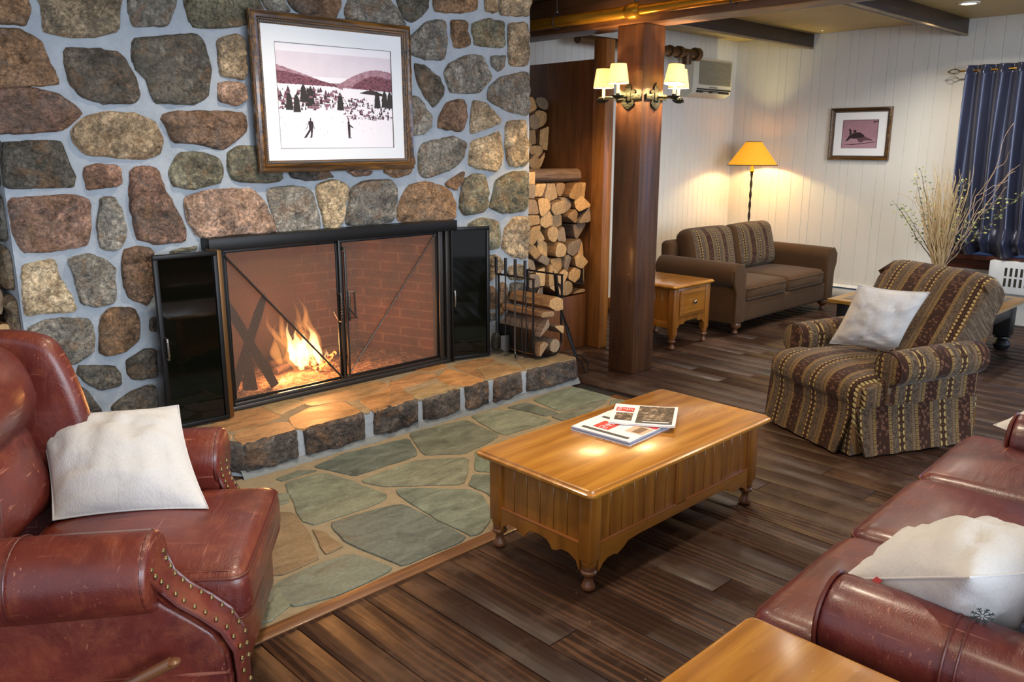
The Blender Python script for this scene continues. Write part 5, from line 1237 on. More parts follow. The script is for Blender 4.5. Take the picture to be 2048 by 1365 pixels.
for i, x in enumerate((-.56, 0, .56)):
    b = MB(); b.soft((x, .33, .62), (.278, .09, .20), .075, (0, .03, .02), n=10, wob=.006, seed=i * 5 + 2, M=None); b.build('back_cushion', M_LEATHER2, SF, sharp=60)
b = MB(); b.soft((0, .44, .44), (.95, .05, .36), .045, n=10); b.build('back_panel', M_LEATHER2, SF)
for x in (-.85, .85):
    for y in (-.35, .40):
        b = MB(); b.lathe(foot_prof(.06, .03), (x, y, 0), 16); b.build('foot', M_LEGW, SF)

# sofa pillows
_d = Vector((.88, .235, -.41)).normalized(); _rt = _d.cross(Vector((0, 0, 1))).normalized(); _n = _rt.cross(_d); _rt = (_rt * math.cos(.30) + _n * math.sin(.30)).normalized()
o, U, V, N = pillow('throw_pillow', (2.22, .575, .615), (_d + _rt), (_d - _rt), .47, .30, 'large off white linen throw pillow with snowflake against the near sofa arm', seed=5, pinch=.10)
SFN = N
b = MB()
for k in range(8):
    a = k * PI / 4; L = .026; d = Vector((math.cos(a), math.sin(a), 0)); s = Vector((-d.y, d.x, 0))
    def pp_(v_): return (v_.x, v_.y, 0)
    b.tube([(d * .004)[:], (d * L)[:]], .0012, 5)
    for q in (.5, .75): b.tube([(d * L * q)[:], (d * L * (q + .2) + s * .005)[:]], .001, 5); b.tube([(d * L * q)[:], (d * L * (q + .2) - s * .005)[:]], .001, 5)
sn = b.build('snowflake_motif', plain('dark_green_thread', '#2c3a38', .8), o)
sn['label'] = 'dark green embroidered snowflake'
sd = -1 if N.dot(Vector((-.68, -.70, .2))) < 0 else 1
sd = 1 if N.z < 0 else -1
P0 = U * -.155 + V * -.170 + N * (sd * .090)
nn = (N * sd * .75 - (U + V) * .55).normalized(); uu = (U - nn * U.dot(nn)).normalized(); vv = nn.cross(uu)
sn.matrix_local = Matrix(((uu.x, vv.x, nn.x, P0.x), (uu.y, vv.y, nn.y, P0.y), (uu.z, vv.z, nn.z, P0.z), (0, 0, 0, 1)))
b = MB(); b.box(-.012, .012, -.018, .0, -.001, .001); rt = b.build('red_tag', plain('red_ribbon', '#8e1220', .7), o)
rt.location = U * -.235 + V * .08; rt.rotation_euler = (.3, -.4, -.3)
pillow('throw_pillow', (4.0, .74, .57), (.6, .8, .0), (.75, -.45, .3), .42, .16, 'off white linen throw pillow at the far end of the leather sofa', seed=9)

# ---------------------------------------------------------------- striped armchair
AC = thing('striped_armchair', (4.985, 1.975, 0), math.radians(-115), 'brown and gold striped paisley fabric armchair with skirted base', 'armchair')
b = MB(); rows = []
for i in range(15):
    x = -.375 + .75 * i / 14; e = abs(x) / .375; k = 1 - .10 * e ** 8; f = .02 * e ** 6
    prof = [(-.02, .36), (.05, .46), (.115, .56), (.165, .66), (.21, .76), (.245, .84), (.27, .90), (.305, .945), (.355, .972), (.41, .96), (.45, .91), (.455, .85), (.44, .78), (.43, .6), (.42, .36)]
    sp = []
    for q in range(len(prof) - 1):
        for r_ in range(2): sp.append(tuple(prof[q][w] + (prof[q + 1][w] - prof[q][w]) * r_ / 2 for w in (0, 1)))
    sp.append(prof[-1]); bul = -.03 * (1 - e ** 2)
    wx = 1.0
    prof = [(y + (.012 if y < .36 else -.06 * min(1, (y - .36) / .06 + .3)) * e ** 10, z) for q_, (y, z) in enumerate(prof)]
    rows.append([(x * (1 + .13 * max(0, (z - .55)) / .4), y + .085 * (z - .36) / .6 + bul * math.sin(PI * min(1, max(0, (z - .36) / .6))) + f * (1 if y < .3 else -1), .36 + (z - .36) * k * 1.045) for y, z in sp])
b.grid(rows, capu=True); b.build('backrest', M_SX, AC, sharp=50)
for sg in (-1, 1):
    pr = roll_prof(.11, .098, .60, .30, .035)
    b = MB(); arm(b, sg * .375, sg, -.27, .36, pr, drop=-.03, swell=.02); a = b.build('armrest', M_SY, AC, sharp=50)
    b = MB(); b.lathe([(.094, 0), (.092, -.010), (.08, -.016), (0, -.018)], (0, 0, 0), 26, M=Matrix.Translation((sg * .41, -.268, .502)) @ Matrix.Rotation(-PI / 2, 4, 'X'), cap=False); b.prism([(sg * .32, .30), (sg * .43, .30), (sg * .44, .42), (sg * .49, .47), (sg * .33, .50)], -.285, -.26, 'xz'); b.build('arm_front', M_SX, AC)
    piping(a, [(sg * .41 + .098 * math.cos(k * PI / 14), -.272, .502 + .098 * math.sin(k * PI / 14)) for k in range(28)], M_SY, .005)
b = MB(); b.soft((0, -.165, .385), (.34, .305, .075), .06, (0, .02, .025), n=12, wob=.002, shape=lambda o: Vector((o.x * (1.0 if o.y > -.10 else 1.15 + .0), o.y, o.z - (.03 * max(0, (-o.y - .12) / .18) ** 2)))); b.build('seat_cushion', M_SX, AC, sharp=60)
b = MB(); b.soft((0, -.06, .30), (.385, .40, .085), .03, (0, .01, 0), n=8); b.build('base', M_SX, AC)
# skirt panels with kick pleats
def skirt(pts, m, bulge=.012, z0=.012, z1=.295, flare=.055):
    b = MB(); n = 26; rows = []
    P0 = Vector(pts[0]); P1 = Vector(pts[1]); d = (P1 - P0); L = d.length; d.normalize(); nn_ = Vector((d.y, -d.x))
    for i in range(n + 1):
        t_ = i / n; c = P0 + d * (L * t_); w = .004 * math.sin(t_ * 9 * PI) ; R = []
        for j in range(9):
            v = j / 8; out = flare * (1 - v) ** 1.2 + (w * (1 - v)); R.append((c.x + nn_.x * out - d.x * .05 * (1 - v) * (1 if t_ > .5 else -1) * abs(2 * t_ - 1) ** 3, c.y + nn_.y * out - d.y * .05 * (1 - v) * (1 if t_ > .5 else -1) * abs(2 * t_ - 1) ** 3, z0 + (z1 - z0) * v))
        rows.append(R)
    b.grid(rows); b.grid([[(x - nn_.x * .012, y - nn_.y * .012, z) for x, y, z in r] for r in rows]); return b.build('skirt', m, AC, sharp=60)
skirt([(-.375, -.455), (.375, -.455)], M_SX); skirt([(.385, -.445), (.385, .43)], M_SY); skirt([(.375, .44), (-.375, .44)], M_SX); skirt([(-.385, .43), (-.385, -.445)], M_SY)
for sx in (-1, 1):
    for sy in (-1, 1):
        b = MB(); x, y = sx * .378, (.442 if sy > 0 else -.452)
        b.grid([[(x - sx * .12, y, .012), (x + sx * .012, y + sy * .012, .012), (x, y - sy * .12, .012)], [(x - sx * .02, y, .28), (x, y, .28), (x, y - sy * .02, .28)]]); b.build('kick_pleat', M_SX, AC)
b = MB(); b.box(-.36, .36, -.40, .40, .0, .05, .01); b.build('plinth', M_BLACK, AC)
for sg in (-1, 1):
    b = MB(); pad(b, [(-.42, .285), (.40, .285), (.40, .50), (-.24, .50), (-.28, .44), (-.34, .42), (-.42, .40)], sg * .325, sg * .415, 'yz', .025); b.build('side_panel', M_SY, AC, sharp=50)
pillow('throw_pillow', (4.985, 1.975, .69), (.028, -.381, .0), (-.085, -.18, .395), .40, .15, 'off white linen throw pillow on the striped armchair', seed=3, sv=.46)

# ---------------------------------------------------------------- loveseat
LS = thing('loveseat', (7.63, 4.37, 0), 0, 'brown fabric loveseat with striped paisley back cushions', 'loveseat')
for sg in (-1, 1):
    pr = roll_prof(.16, .115, .665, .11, .03)
    b = MB(); arm(b, sg * .90, sg, -.44, .42, pr, drop=-.01, swell=.02); a = b.build('armrest', M_BROWN, LS, sharp=50)
    b = MB(); pad(b, [(sg * .82, .11), (sg * .98, .11), (sg * .985, .40), (sg * 1.03, .50), (sg * 1.03, .60), (sg * .96, .665), (sg * .87, .655), (sg * .82, .58)], -.455, -.43, 'xz', .01); b.build('arm_front', M_BROWN, LS)
for i, x in enumerate((-.405, .405)):
    b = MB(); b.soft((x, -.10, .365), (.403, .34, .08), .055, (0, .01, .025), n=10, wob=.003, seed=i); c = b.build('seat_cushion', M_BROWN, LS, sharp=60)
    piping(c, rim(.79, .675, .06, .41, (x, -.105)), M_BROWN, .006); piping(c, rim(.79, .675, .06, .315, (x, -.105)), M_BROWN, .006)
    Mx = Matrix.Translation((x, .26, .68)) @ Matrix.Rotation(math.radians(-13), 4, 'X')
    b = MB(); b.soft((0, 0, 0), (.40, .10, .235), .085, (0, .05, .012), n=12, M=Mx, wob=.005, seed=i + 4); c = b.build('back_cushion', [M_BROWN, M_SX2], LS, sharp=60)
    for p in c.data.polygons:
        q = Mx.inverted() @ p.center
        if q.y < -.055 and abs(q.x) < .345 and abs(q.z) < .222: p.material_index = 1
b = MB(); b.soft((0, -.02, .20), (.83, .42, .095), .02, n=8); b.build('base', M_BROWN, LS)
b = MB(); b.soft((0, .40, .45), (.93, .06, .36), .05, n=8, M=None); b.build('back_panel', M_BROWN, LS)
for x in (-.88, .88):
    for y in (-.40, .38):
        b = MB(); b.lathe([(.02, 0), (.03, .008), (.026, .02), (.02, .035), (.03, .05), (.05, .065), (.055, .085), (.05, .105), (.03, .112)], (x, y, 0), 18); b.build('leg', M_LEGW, LS)

# ---------------------------------------------------------------- pine furniture
def scallop(x0, x1, zt, zl, depth):
    """apron outline with a double scalloped lower edge"""
    L = x1 - x0; P = [(x0, zt), (x1, zt)]
    pts = [(1.0, 1.0), (.97, .95), (.93, .62), (.88, .42), (.84, .45), (.80, .52), (.77, .42), (.73, .2), (.66, .04), (.5, 0), (.34, .04), (.27, .2), (.23, .42), (.20, .52), (.16, .45), (.12, .42), (.07, .62), (.03, .95), (0, 1.0)]
    return P + [(x0 + u * L, zl - depth * v) for u, v in pts]
def beadboard(b, p0, p1, z0, z1, n, depth=.012):
    """vertical boards between two floor points with fine grooves"""
    a = Vector((*p0, 0)); c = Vector((*p1, 0)); d = c - a; L = d.length; ang = math.atan2(d.y, d.x); M = Matrix.Translation(a) @ Matrix.Rotation(ang, 4, 'Z')
    for i in range(n): b.box(L * i / n + .0012, L * (i + 1) / n - .0012, -.002, depth, z0, z1, .0018, M=M, seg=1)
    b.box(0, L, .004, depth, z0, z1, M=M)
CT = thing('coffee_table', (2.85, 2.16, 0), 0, 'honey pine chest coffee table with scalloped apron and turned feet', 'coffee table')
b = MB(); slab(b, (0, 0), 1.335, .66, [(.022, .410), (.016, .414), (.010, .420), (.002, .424), (0, .430), (.001, .437), (.008, .441), (.013, .442), (.015, .4475), (.019, .450)], .03); tt = b.build('tabletop', M_HONEY, CT, sharp=28)
X, Yh = .615, .285
for sx in (-1, 1):
    for sy in (-1, 1):
        b = MB(); cx, cy = sx * (X - .03), sy * (Yh - .03)
        b.box(cx - .033, cx + .033, cy - .033, cy + .033, .125, .411, .010, seg=3); b.lathe([(.0, .098), (.026, .10), (.033, .115), (.033, .13)], (cx, cy, 0), 18, cap=False); l = b.build('corner_post', M_HONEYZ, CT)
        b = MB(); b.lathe(foot_prof(.104, .030), (cx, cy, 0), 22); b.build('foot', M_LEGW, l)
for sy in (-1, 1):
    y = sy * (Yh - .018); ang = 0
    for (xa, xb) in ((-.552, -.035), (.035, .552)):
        b = MB(); beadboard(b, (xa, y) if sy < 0 else (xb, y), (xb, y) if sy < 0 else (xa, y), .195, .412, 7 if sy else 7); pnl = b.build('side_panel', M_HONEYZ, CT)
        b = MB()
        for q in ((xa, xb, .190, .200),): b.box(q[0], q[1], min(y, y + sy * .014), max(y, y + sy * .014), q[2], q[3], .004)
        b.box(xa - .003, xa + .006, min(y, y + sy * .010), max(y, y + sy * .010), .195, .412, .003); b.box(xb - .006, xb + .003, min(y, y + sy * .010), max(y, y + sy * .010), .195, .412, .003); b.build('panel_moulding', plain('moulding_pine', '#9a5d2c', .3, 0, .5, .4), pnl)
    b = MB(); b.box(-.035, .035, min(y, y + sy * .012), max(y, y + sy * .012), .19, .412, .002); b.build('centre_stile', M_HONEYZ, CT)
    P = [(-.555, .195), (.555, .195), (.555, .075), (.548, .08), (.53, .10), (.50, .116), (.46, .116), (.44, .108), (.40, .125), (.37, .145), (.30, .150), (-.30, .150), (-.37, .145), (-.40, .125), (-.44, .108), (-.46, .116), (-.50, .116), (-.53, .10), (-.548, .08), (-.555, .075)]
    b = MB(); b.prism(P, y, y + sy * .012, 'xz', bev=.0015); b.build('apron', M_HONEY, CT)
for sx in (-1, 1):
    x = sx * (X - .018); b = MB(); beadboard(b, (x, -.225) if sx > 0 else (x, .225), (x, .225) if sx > 0 else (x, -.225), .195, .412, 6); pnl = b.build('side_panel', M_HONEYZ, CT)
    b = MB(); b.box(min(x, x + sx * .014), max(x, x + sx * .014), -.225, .225, .190, .200, .004); b.build('panel_moulding', plain('moulding_pine', '#9a5d2c', .3, 0, .5, .4), pnl)
    P = [(-.225, .195), (.225, .195), (.225, .08), (.21, .115), (.17, .135), (.13, .135), (.10, .118), (.08, .115), (.07, .13), (.05, .15), (.0, .158), (-.05, .15), (-.07, .13), (-.08, .115), (-.10, .118), (-.13, .135), (-.17, .135), (-.21, .115), (-.225, .08)]
    b = MB(); b.prism(P, x, x + sx * .012, 'yz', bev=.0015); b.build('apron', M_HONEYZ, CT)
b = MB(); b.box(-.56, .56, -.23, .23, .18, .192); b.build('floor_board', M_HONEY, CT)

def end_table(name, loc, w, d, h, lab, drawer=True):
    t_ = thing(name, loc, 0, lab, 'side table'); b = MB()
    slab(b, (0, 0), w, d, [(.018, h - .034), (.010, h - .026), (.002, h - .022), (0, h - .014), (.004, h - .008), (.010, h - .006), (.012, h - .001), (.016, h)], .025); b.build('tabletop', M_HONEY, t_, sharp=28)
    hx, hy = w / 2 - .03, d / 2 - .03
    for sx in (-1, 1):
        for sy in (-1, 1):
            cx, cy = sx * (hx - .03), sy * (hy - .03); b = MB(); b.box(cx - .032, cx + .032, cy - .032, cy + .032, .125, h - .034, .009, seg=3); b.lathe([(0, .095), (.025, .098), (.032, .112), (.032, .13)], (cx, cy, 0), 18, cap=False); l = b.build('leg', M_HONEYZ, t_)
            b = MB(); b.lathe(foot_prof(.10, .030), (cx, cy, 0), 20); b.build('foot', M_LEGW, l)
    zb = .24
    for sy in (-1, 1):
        y = sy * (hy - .018); b = MB(); b.prism(scallop(-hx + .06, hx - .06, zb + .02, zb - .0, .055), y, y + sy * .012, 'xz', bev=.0015); b.build('apron', M_HONEYZ, t_)
        b = MB(); b.box(-hx + .06, hx - .06, min(y, y + sy * .01), max(y, y + sy * .01), zb + .02, h - .034, .002); b.build('front_board' if sy < 0 else 'back_board', M_HONEYZ, t_)
    for sx in (-1, 1):
        x = sx * (hx - .018); b = MB(); beadboard(b, (x, -hy + .06) if sx > 0 else (x, hy - .06), (x, hy - .06) if sx > 0 else (x, -hy + .06), zb, h - .034, 6); b.build('side_panel', M_HONEYZ, t_)
        b = MB(); b.box(min(x, x + sx * .012), max(x, x + sx * .012), -hy + .06, hy - .06, zb - .055, zb + .005, .003); b.build('side_rail', M_HONEYZ, t_)
    if drawer:
        y = -hy + .006; b = MB(); dw, z0, z1 = hx - .085, zb + .045, h - .055
        for q in ((1.0, y, .0), ): pass
        rows = [(0, y), (0, y - .008), (.006, y - .010), (.030, y - .020), (.032, y - .016)]
        b.grid([[(-dw + i, yy, z0 + i), (dw - i, yy, z0 + i), (dw - i, yy, z1 - i), (-dw + i, yy, z1 - i)] for i, yy in rows], cv=True, capu=True); dr = b.build('drawer', M_HONEY, t_, sharp=20)
        b = MB(); b.lathe([(.006, 0), (.006, .012), (.016, .018), (.018, .024), (.012, .03), (0, .031)], (0, 0, 0), 18, M=Matrix.Translation((0, y - .016, (z0 + z1) / 2)) @ Matrix.Rotation(PI / 2, 4, 'X')); b.build('knob', M_STEEL, dr)
    return t_
end_table('end_table', (6.03, 4.265, 0), .60, .64, .565, 'honey pine end table with one drawer beside the loveseat')
end_table('end_table', (1.475, .64, 0), .63, .63, .52, 'scratched honey pine side table in the near right foreground', False)

# ---------------------------------------------------------------- newspapers
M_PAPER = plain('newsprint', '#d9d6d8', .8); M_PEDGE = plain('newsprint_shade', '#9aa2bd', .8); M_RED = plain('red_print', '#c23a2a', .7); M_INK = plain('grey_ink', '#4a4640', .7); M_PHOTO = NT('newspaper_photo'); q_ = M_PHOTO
q_.col(q_.ramp(q_.noise(q_.coord(), 38, 4, .7), [(.42, hexc('#3b3129')), (.55, hexc('#6b5845')), (.7, hexc('#b9a48c'))])).setp(rough=.7); M_PHOTO = q_.m
def newspaper(loc, ang, w, d, layers, lab, kind, curl=0.0, zt=0.0):
    n = thing('newspaper', loc, ang, lab, 'newspaper', 'newspapers on the coffee table'); th = .0042
    def hz(x, y): return curl * (max(0, x / (w / 2)) ** 2) * .6 + zt * (x / w + .5)
    for k in range(layers):
        b = MB(); z = k * th; g = .0025 * ((k * 7) % 3); P = []
        for i in range(13):
            x = -w / 2 + g + (w - g) * i / 12; P.append([(x, -d / 2 + g + (d - 2 * g) * j / 4, z + hz(x, 0) + .0008 * math.sin(i + k)) for j in range(5)])
        b.grid(P); b.grid([[(x, y, z_ + th * .72) for x, y, z_ in r] for r in P]); e = P
        rim_ = [r[0] for r in P] + P[-1][1:] + [r[-1] for r in P[-2::-1]] + P[0][-2:0:-1]
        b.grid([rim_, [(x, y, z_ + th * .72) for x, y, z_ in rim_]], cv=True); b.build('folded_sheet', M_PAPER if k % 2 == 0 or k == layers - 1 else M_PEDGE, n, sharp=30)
    ztop = (layers - 1) * th + th * .72 + .0012
    def block(name, x0, x1, y0, y1, m, dz=0.0, skew=0):
        b = MB(); P = [[(x0 + (x1 - x0) * i / 8, y0 + (y1 - y0) * j / 2, ztop + dz + hz(x0 + (x1 - x0) * i / 8, 0)) for j in range(3)] for i in range(9)]; b.grid(P); b.build(name, m, n)
    if kind == 0:
        block('red_masthead', -.10, -.005, .0, .085, M_RED); block('portrait_photo', -.06, .04, -.15, -.06, plain('skin_print', '#c9a68c', .7)); block('portrait_hair', -.05, .03, -.13, -.09, plain('hair_print', '#7a6049', .7), .0003); block('red_cover', .05, .155, -.155, -.02, plain('bright_red_print', '#c8283a', .7)); block('headline', -.14, -.12, -.13, .12, M_INK); block('headline', .03, .05, .02, .13, M_INK)
    else:
        block('red_masthead', -.135, -.05, .03, .09, M_RED); block('cover_photo', -.03, .135, -.08, .13, M_PHOTO); block('caption_band', -.03, .135, -.125, -.08, M_INK, .0001); block('small_photo', -.13, -.05, -.10, .01, M_PHOTO); block('headline', .0, .12, -.107, -.098, M_PAPER, .0004)
    # masthead lettering as short white strokes
    b = MB(); x0, y0 = (-.092, .02) if kind == 0 else (-.128, .045)
    for i, st in enumerate(([(0, 1), (1, 1), (1, .5), (0, .5), (0, 0), (1, 0)], [(0, 1), (0, .45), (1, .45), (1, 1), (1, 0)], [(0, 1), (0, 0), (0, .55), (1, .55), (1, 0)])):
        b.tube([(x0 + i * .026 + p[0] * .017, y0 + p[1] * .034, ztop + .0006 + hz(x0, 0)) for p in st], .0014, 4)
    b.build('masthead_lettering', M_PAPER, n)
    return n
newspaper((2.835, 2.215, .451), math.radians(4), .33, .32, 5, 'white folded newspaper with red masthead lying flat underneath', 0)
newspaper((3.00, 2.21, .474), math.radians(-58), .30, .29, 2, 'folded newspaper with brown cover photo lying on the other paper', 1, 0.008, .0)

# ---------------------------------------------------------------- floor lamp
FL = thing('floor_lamp', (8.72, 5.04, 0), 0, 'twisted iron floor lamp with glowing amber shade behind the loveseat', 'floor lamp')
b = MB(); b.lathe([(.0, .0), (.14, .0), (.14, .012), (.10, .022), (.03, .03), (.012, .05), (0, .05)], (0, 0, 0), 28); b.build('base', M_IRON, FL)
b = MB(); b.tube([(0, 0, .03), (0, 0, 1.62)], .009, 10)
for k in (0, 1):
    b.tube([(.011 * math.cos(z * 26 + k * PI), .011 * math.sin(z * 26 + k * PI), z) for z in [.05 + i * .03 for i in range(47)]], .0055, 6)
b.build('pole', plain('bronze_twist', '#3c3526', .4, .7), FL)
b = MB(); b.lathe([(.0, 1.42), (.022, 1.425), (.026, 1.44), (.016, 1.455), (.014, 1.52), (0, 1.52)], (0, 0, 0), 14); b.build('collar', M_BRASS, FL)
t = NT('amber_parchment_shade'); n_ = t.noise(t.coord(), 26, 5, .7); t.col(hexc('#e09a30')).setp(rough=.8)
t.link(t.mix(n_, (1.0, .34, .006), (1.0, .47, .02)), t.p.inputs['Emission Color']); t.p.inputs['Emission Strength'].default_value = .62
b = MB(); b.lathe([(.278, 1.505), (.088, 1.765), (.086, 1.765), (.276, 1.505)], (0, 0, 0), 40, cap=False); sh = b.build('lamp_shade', t.m, FL)
for r_, z_ in ((.279, 1.506), (.088, 1.766)): piping(sh, [(r_ * math.cos(k * PI / 18), r_ * math.sin(k * PI / 18), z_) for k in range(36)], M_STRIM, .004, name='shade_trim')
point('floor_lamp_bulb', (8.72, 5.04, 1.62), 26, (1.0, .84, .36), .03)

# ---------------------------------------------------------------- air conditioner
M_ACW = plain('cream_plastic', '#cfc8b4', .45); M_GRD = plain('dark_vent_gap', '#2a251e', .6)
AU = thing('air_conditioner', (8.29, YB - .01, 2.455), 0, 'cream wall mounted air conditioner near the ceiling corner', 'air conditioner')
b = MB(); b.prism([(-.005, -.20), (-.005, .20), (-.19, .20), (-.205, .18), (-.205, -.11), (-.19, -.17), (-.12, -.205)], -.385, .385, 'yz', bev=.008); b.build('housing', M_ACW, AU)
b = MB()
for i in range(17): b.box(-.285, .35, -.213, -.203, -.075 + i * .0148, -.067 + i * .0148, .002, seg=1)
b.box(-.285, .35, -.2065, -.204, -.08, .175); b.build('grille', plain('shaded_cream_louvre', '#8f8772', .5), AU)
b = MB(); b.box(-.31, .365, -.207, -.19, -.135, -.12); b.box(-.31, .34, -.200, -.17, -.165, -.14); b.build('air_outlet', M_GRD, AU)
b = MB()
for x in (-.19, .0): b.box(x, x + .10, -.212, -.195, -.163, -.155, .002)
b.build('louvre_blade', M_ACW, AU)
b = MB(); b.box(-.07, .08, -.214, -.204, -.112, -.100, .003); b.build('name_strip', plain('grey_strip', '#8a8372', .5), AU)

# ---------------------------------------------------------------- heaters, window and curtain
M_HW = plain('white_enamel', '#d5d9dd', .4)
h = thing('baseboard_heater', (9.05, 3.4, 0), 0, 'low white baseboard heater along the right wall behind the loveseat', 'heater')
b = MB(); b.prism([(.035, .03), (.035, .20), (-.01, .20), (-.04, .17), (-.04, .05), (-.02, .03)], -.8, 1.2, 'xz', bev=.002); b.build('housing', M_HW, h)
b = MB(); b.box(-.043, -.03, -.79, 1.19, .165, .178); b.build('vent_slot', plain('blue_lit_slot', '#3e5a78', .5), h)  # bluish light on the heater is put into the slot colour
u = thing('wall_heater', (9.0, 1.75, .33), 0, 'white wall heater with dark vent slots under the window', 'heater')
b = MB(); b.box(-.12, .085, -.75, .75, 0, .31, .008); b.build('housing', M_HW, u)
for r_ in range(2):
    for i in range(26):
        b = MB(); y = .60 - i * .045; b.box(-.1225, -.1195, y - .011, y + .011, .07 + r_ * .10, .15 + r_ * .10, .001, seg=1); b.build('vent_slot', M_GRD, u)
M_WIN = wood('dark_red_window_wood', '#4a2418', '#5a2d1e', '#33170f', 1, .4, .2)
b = MB(); b.box(8.97, 9.085, .6, 2.975, .62, .665, .006); b.box(9.03, 9.085, .6, 2.965, .52, .62, .004); b.box(9.04, 9.085, 2.83, 2.95, .665, 2.42, .004); b.box(9.04, 9.085, .6, 2.95, 2.34, 2.46, .004); b.box(9.05, 9.085, 1.7, 1.76, .665, 2.34, .004); b.box(9.04, 9.085, .6, .70, .665, 2.34, .004)
wn = struct(b.build('window_1', M_WIN), 'dark wooden window frame behind the blue curtain')
t = NT('dusk_window_glass'); t.col(hexc('#1a2a4a')).setp(rough=.05); t.p.inputs['Emission Color'].default_value = (.25, .42, 1, 1); t.p.inputs['Emission Strength'].default_value = .08
b = MB(); b.box(9.06, 9.066, .70, 2.83, .665, 2.34); b.build('window_pane', t.m, wn)
rd = thing('curtain_rod', (8.965, 2.2, 2.425), 0, 'thin gold curtain rod with wire cage finial', 'curtain rod')
b = MB(); b.tube([(0, -1.6, 0), (0, .80, 0)], .008, 10); b.build('rod', M_BRASS, rd)
b = MB()
for k in range(4):
    a = k * PI / 2; b.tube([(.03 * math.sin(PI * i / 8) * math.cos(a + i * .2), .80 + .12 * i / 8, .03 * math.sin(PI * i / 8) * math.sin(a + i * .2)) for i in range(9)], .003, 5)
b.build('finial', plain('dark_gold_wire', '#6b5a35', .4, .8), rd)
b = MB(); b.tube([(0, .72, 0), (.11, .72, 0)], .006, 8); b.build('bracket', M_BRASS, rd)
def m_satin():
    t = NT('blue_satin'); v = t.coord((1, 1, 1)); n = t.noise(t.coord((80, 6, 2)), 2, 3)
    t.col(t.mix(n, hexc('#23263a'), hexc('#363a52'))).setp(rough=.30, metal=.35, spec=.6, sheen=.1); t.bump(t.noise(t.coord((2, 3, 40)), 3, 3), .12, .004); return t.m
CU = thing('curtain', (8.965, 2.2, 0), 0, 'dark blue satin grommet curtain gathered up at the bottom', 'curtain')
P = []; NU, NV = 260, 60; per = .155
for i in range(NU + 1):
    y = .735 - 1.55 * i / NU; R = []
    for j in range(NV + 1):
        v = j / NV; z = 2.475 - (2.475 - .68) * v
        amp = .038 * (1 + .25 * v) ; ph = (y / per) * 2 * PI + .9 * noise.noise(Vector((y * 3, v * 1.2, 0))) * v
        x = amp * math.sin(ph) + .012 * math.sin(ph * 2 + v * 2) * v; yy = y - .07 * v * (y - .735) * 0 - .05 * v * v + .02 * math.sin(ph * .5) * v
        if v > .86:
            q = (v - .86) / .14; x -= .075 * math.sin(PI * q * .95) + .03 * noise.noise(Vector((y * 9, q * 2, 3))); z += .05 * math.sin(PI * q) * noise.noise(Vector((y * 7, 0, 8))) + .025 * math.sin(y * 17) * q; x += .05 * q
        R.append((min(.06, x - .03 * (v > .02)), yy, z))
    P.append(R)
b = MB(); b.grid(P); b.build('drape', m_satin(), CU, sharp=80)
for k in range(20):
    y = .735 - .0775 * k - .03
    if y < -.8: break
    b = MB(); b.tube([(.0, y + .022 * math.cos(a * PI / 8), 2.425 + .022 * math.sin(a * PI / 8)) for a in range(16)], .005, 6, closed=True); b.build('grommet', plain('pewter_grommet', '#8b8f97', .3, 1.0) if k == 0 else bpy.data.materials['pewter_grommet'], CU)

# ---------------------------------------------------------------- game table
GT = thing('game_table', (7.37, 2.51, 0), 0, 'low black table with inlaid wooden top behind the striped armchair', 'table')
M_GOLD = wood('golden_border_wood', '#8a6428', '#9c7534', '#6b4a1b', 1, .3, .4)
b = MB(); slab(b, (0, 0), 1.26, 1.19, [(.012, .415), (0, .42), (0, .445), (.006, .45)], .01); b.build('tabletop', M_GOLD, GT, sharp=28)
b = MB(); b.box(-.53, .53, -.50, .50, .450, .4515); inl = b.build('inlay_field', plain('dark_green_inlay', '#3a3f34', .35, 0, .5, .4), GT)
b = MB()
for k in range(5):
    for m_ in range(5):
        if (k + m_) % 2 == 0: b.box(-.50 + k * .2, -.30 + k * .2, -.47 + m_ * .19, -.28 + m_ * .19, .4515, .452)
b.build('inlay_squares', plain('brown_inlay', '#6a4a30', .35, 0, .5, .4), inl)
b = MB(); b.box(-.56, .56, -.53, .53, .30, .415, .004); b.build('apron', M_BLACK, GT)
for sx in (-1, 1):
    for sy in (-1, 1):
        cx, cy = sx * .50, sy * .47; b = MB(); b.box(cx - .065, cx + .065, cy - .065, cy + .065, .13, .414, .008); b.lathe([(.03, .13), (.065, .12), (.068, .11), (.03, .10), (.055, .085), (.07, .05), (.055, .012), (.03, 0)], (cx, cy, 0), 22); b.build('leg', M_BLACK, GT)

# ---------------------------------------------------------------- vase with dried branches
VP = (8.42, 2.80)
VS = thing('floor_vase', (VP[0], VP[1], 0), 0, 'tall cream floor vase behind the striped armchair', 'vase')
b = MB(); b.lathe([(0, 0), (.10, 0), (.13, .1), (.14, .25), (.11, .42), (.06, .52), (.055, .56), (.07, .60), (.062, .60), (.048, .55), (.0, .50)], (0, 0, 0), 28, cap=False); b.build('body', plain('cream_glaze', '#b7a98c', .35), VS)
BR = thing('dried_branch_arrangement', (VP[0], VP[1], .5), 0, 'arrangement of pale curly willow, grass and green leafed twigs by the curtain', 'branches')
rb = random.Random(14); M_TWIG = plain('pale_willow', '#b3977c', .7); M_GRASS = plain('cream_grass', '#c0a77c', .8); M_DKT = plain('dark_twig', '#4a3a30', .7); M_LEAF = plain('dull_green_leaf', '#7d8450', .6); M_LEAF2 = plain('yellow_green_leaf', '#a8a860', .6); M_LEAFD = plain('dark_green_leaf', '#4c5a3c', .6)
def wavy(p, d, L, n, amp, k, up=.0):
    pts = [Vector(p)]; d = Vector(d).normalized()
    for i in range(n):
        q = noise.noise_vector(Vector((k * 3.7, i * .55, 1.3))); pts.append(pts[-1] + (d + q * amp + Vector((0, 0, up * i))) * (L / n))
    return pts
b = MB()
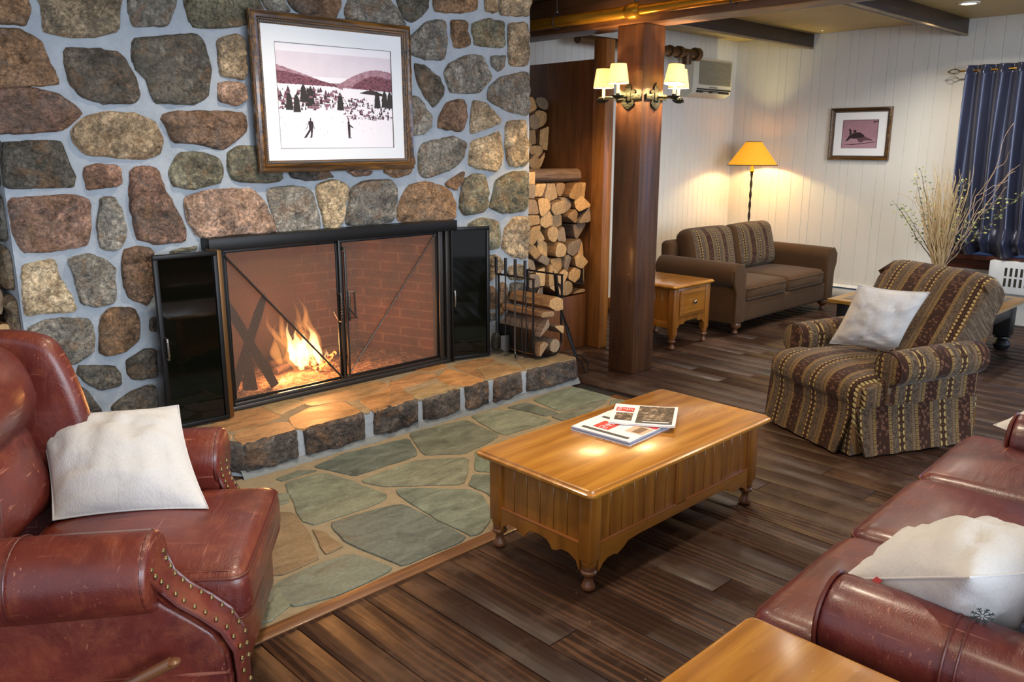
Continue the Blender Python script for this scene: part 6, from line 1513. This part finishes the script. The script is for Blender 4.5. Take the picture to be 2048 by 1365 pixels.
for k in range(130):
    a = rb.uniform(0, 2 * PI); s = rb.uniform(.05, .30) ; L = rb.uniform(.55, .98); p = Vector((.02 * math.cos(a), .02 * math.sin(a), .05))
    pts = wavy(p, (s * math.cos(a), s * math.sin(a) + .05, 1), L, 14, .55, k, 0); b.tube(pts, [.0042 * (1 - i / 16) + .0009 for i in range(15)], 4)
b.build('dried_grass', M_GRASS, BR)['kind'] = 'stuff'
for k in range(7):
    a = (-1.9, -1.6, -1.3, -2.2, -1.0, .8, 1.8)[k]; s = (.5, .35, .6, .75, .3, .3, .35)[k]; L = (1.25, 1.35, 1.1, 1.0, .95, .9, .85)[k]
    b = MB(); pts = wavy((0, 0, .05), (s * .5 * math.cos(a), s * math.sin(a), 1), L, 22, .85, k + 100); b.tube(pts, [.0045 * (1 - i / 26) + .001 for i in range(23)], 5); b.tube([pts[12]] + wavy(pts[12], (0, math.sin(a) * .9, .8), .3, 8, .9, k + 140)[1:], .0018, 4); b.build('willow_stem', M_TWIG, BR)
for k, (dy, dx, L) in enumerate(((.62, -.1, .72), (.42, .05, .85), (.80, .0, .78), (.25, -.1, .95), (-.18, -.1, .92), (-.62, -.15, .82), (-.78, -.1, .95))):
    pts = wavy((0, 0, .05), (dx, dy, 1), L, 16, .28, k + 200); b = MB(); b.tube(pts, [.0045 * (1 - i / 20) + .001 for i in range(17)], 5); st = b.build('leafy_stem', M_DKT, BR)
    lf = [MB(), MB(), MB()]
    for i in range(6, 17):
        tw = [(0, 0, 0)]
        for m_ in range(3):
            a = rb.uniform(0, 2 * PI); d = Vector((math.cos(a), math.sin(a), rb.uniform(-.2, .8))).normalized(); L2 = rb.uniform(.01, .07); c = pts[i] + d * L2; sd_ = d.orthogonal().normalized(); Ln = rb.uniform(.02, .034)
            bb = lf[0 if dy > 0 and rb.random() < .4 else (1 if rb.random() < .6 else 2)]; nz_ = d.cross(sd_)
            bb.tube([pts[i], c], .0010, 3); bb.add([c, c + d * Ln * .5 + sd_ * Ln * .42, c + d * Ln, c + d * Ln * .5 - sd_ * Ln * .42, c + d * Ln * .5 + nz_ * .004], [(0, 1, 4), (1, 2, 4), (2, 3, 4), (3, 0, 4)])
    for bb, m_ in zip(lf, (M_LEAFD, M_LEAF, M_LEAF2)):
        if bb.v: bb.build('leaves', m_, st, smooth=False)
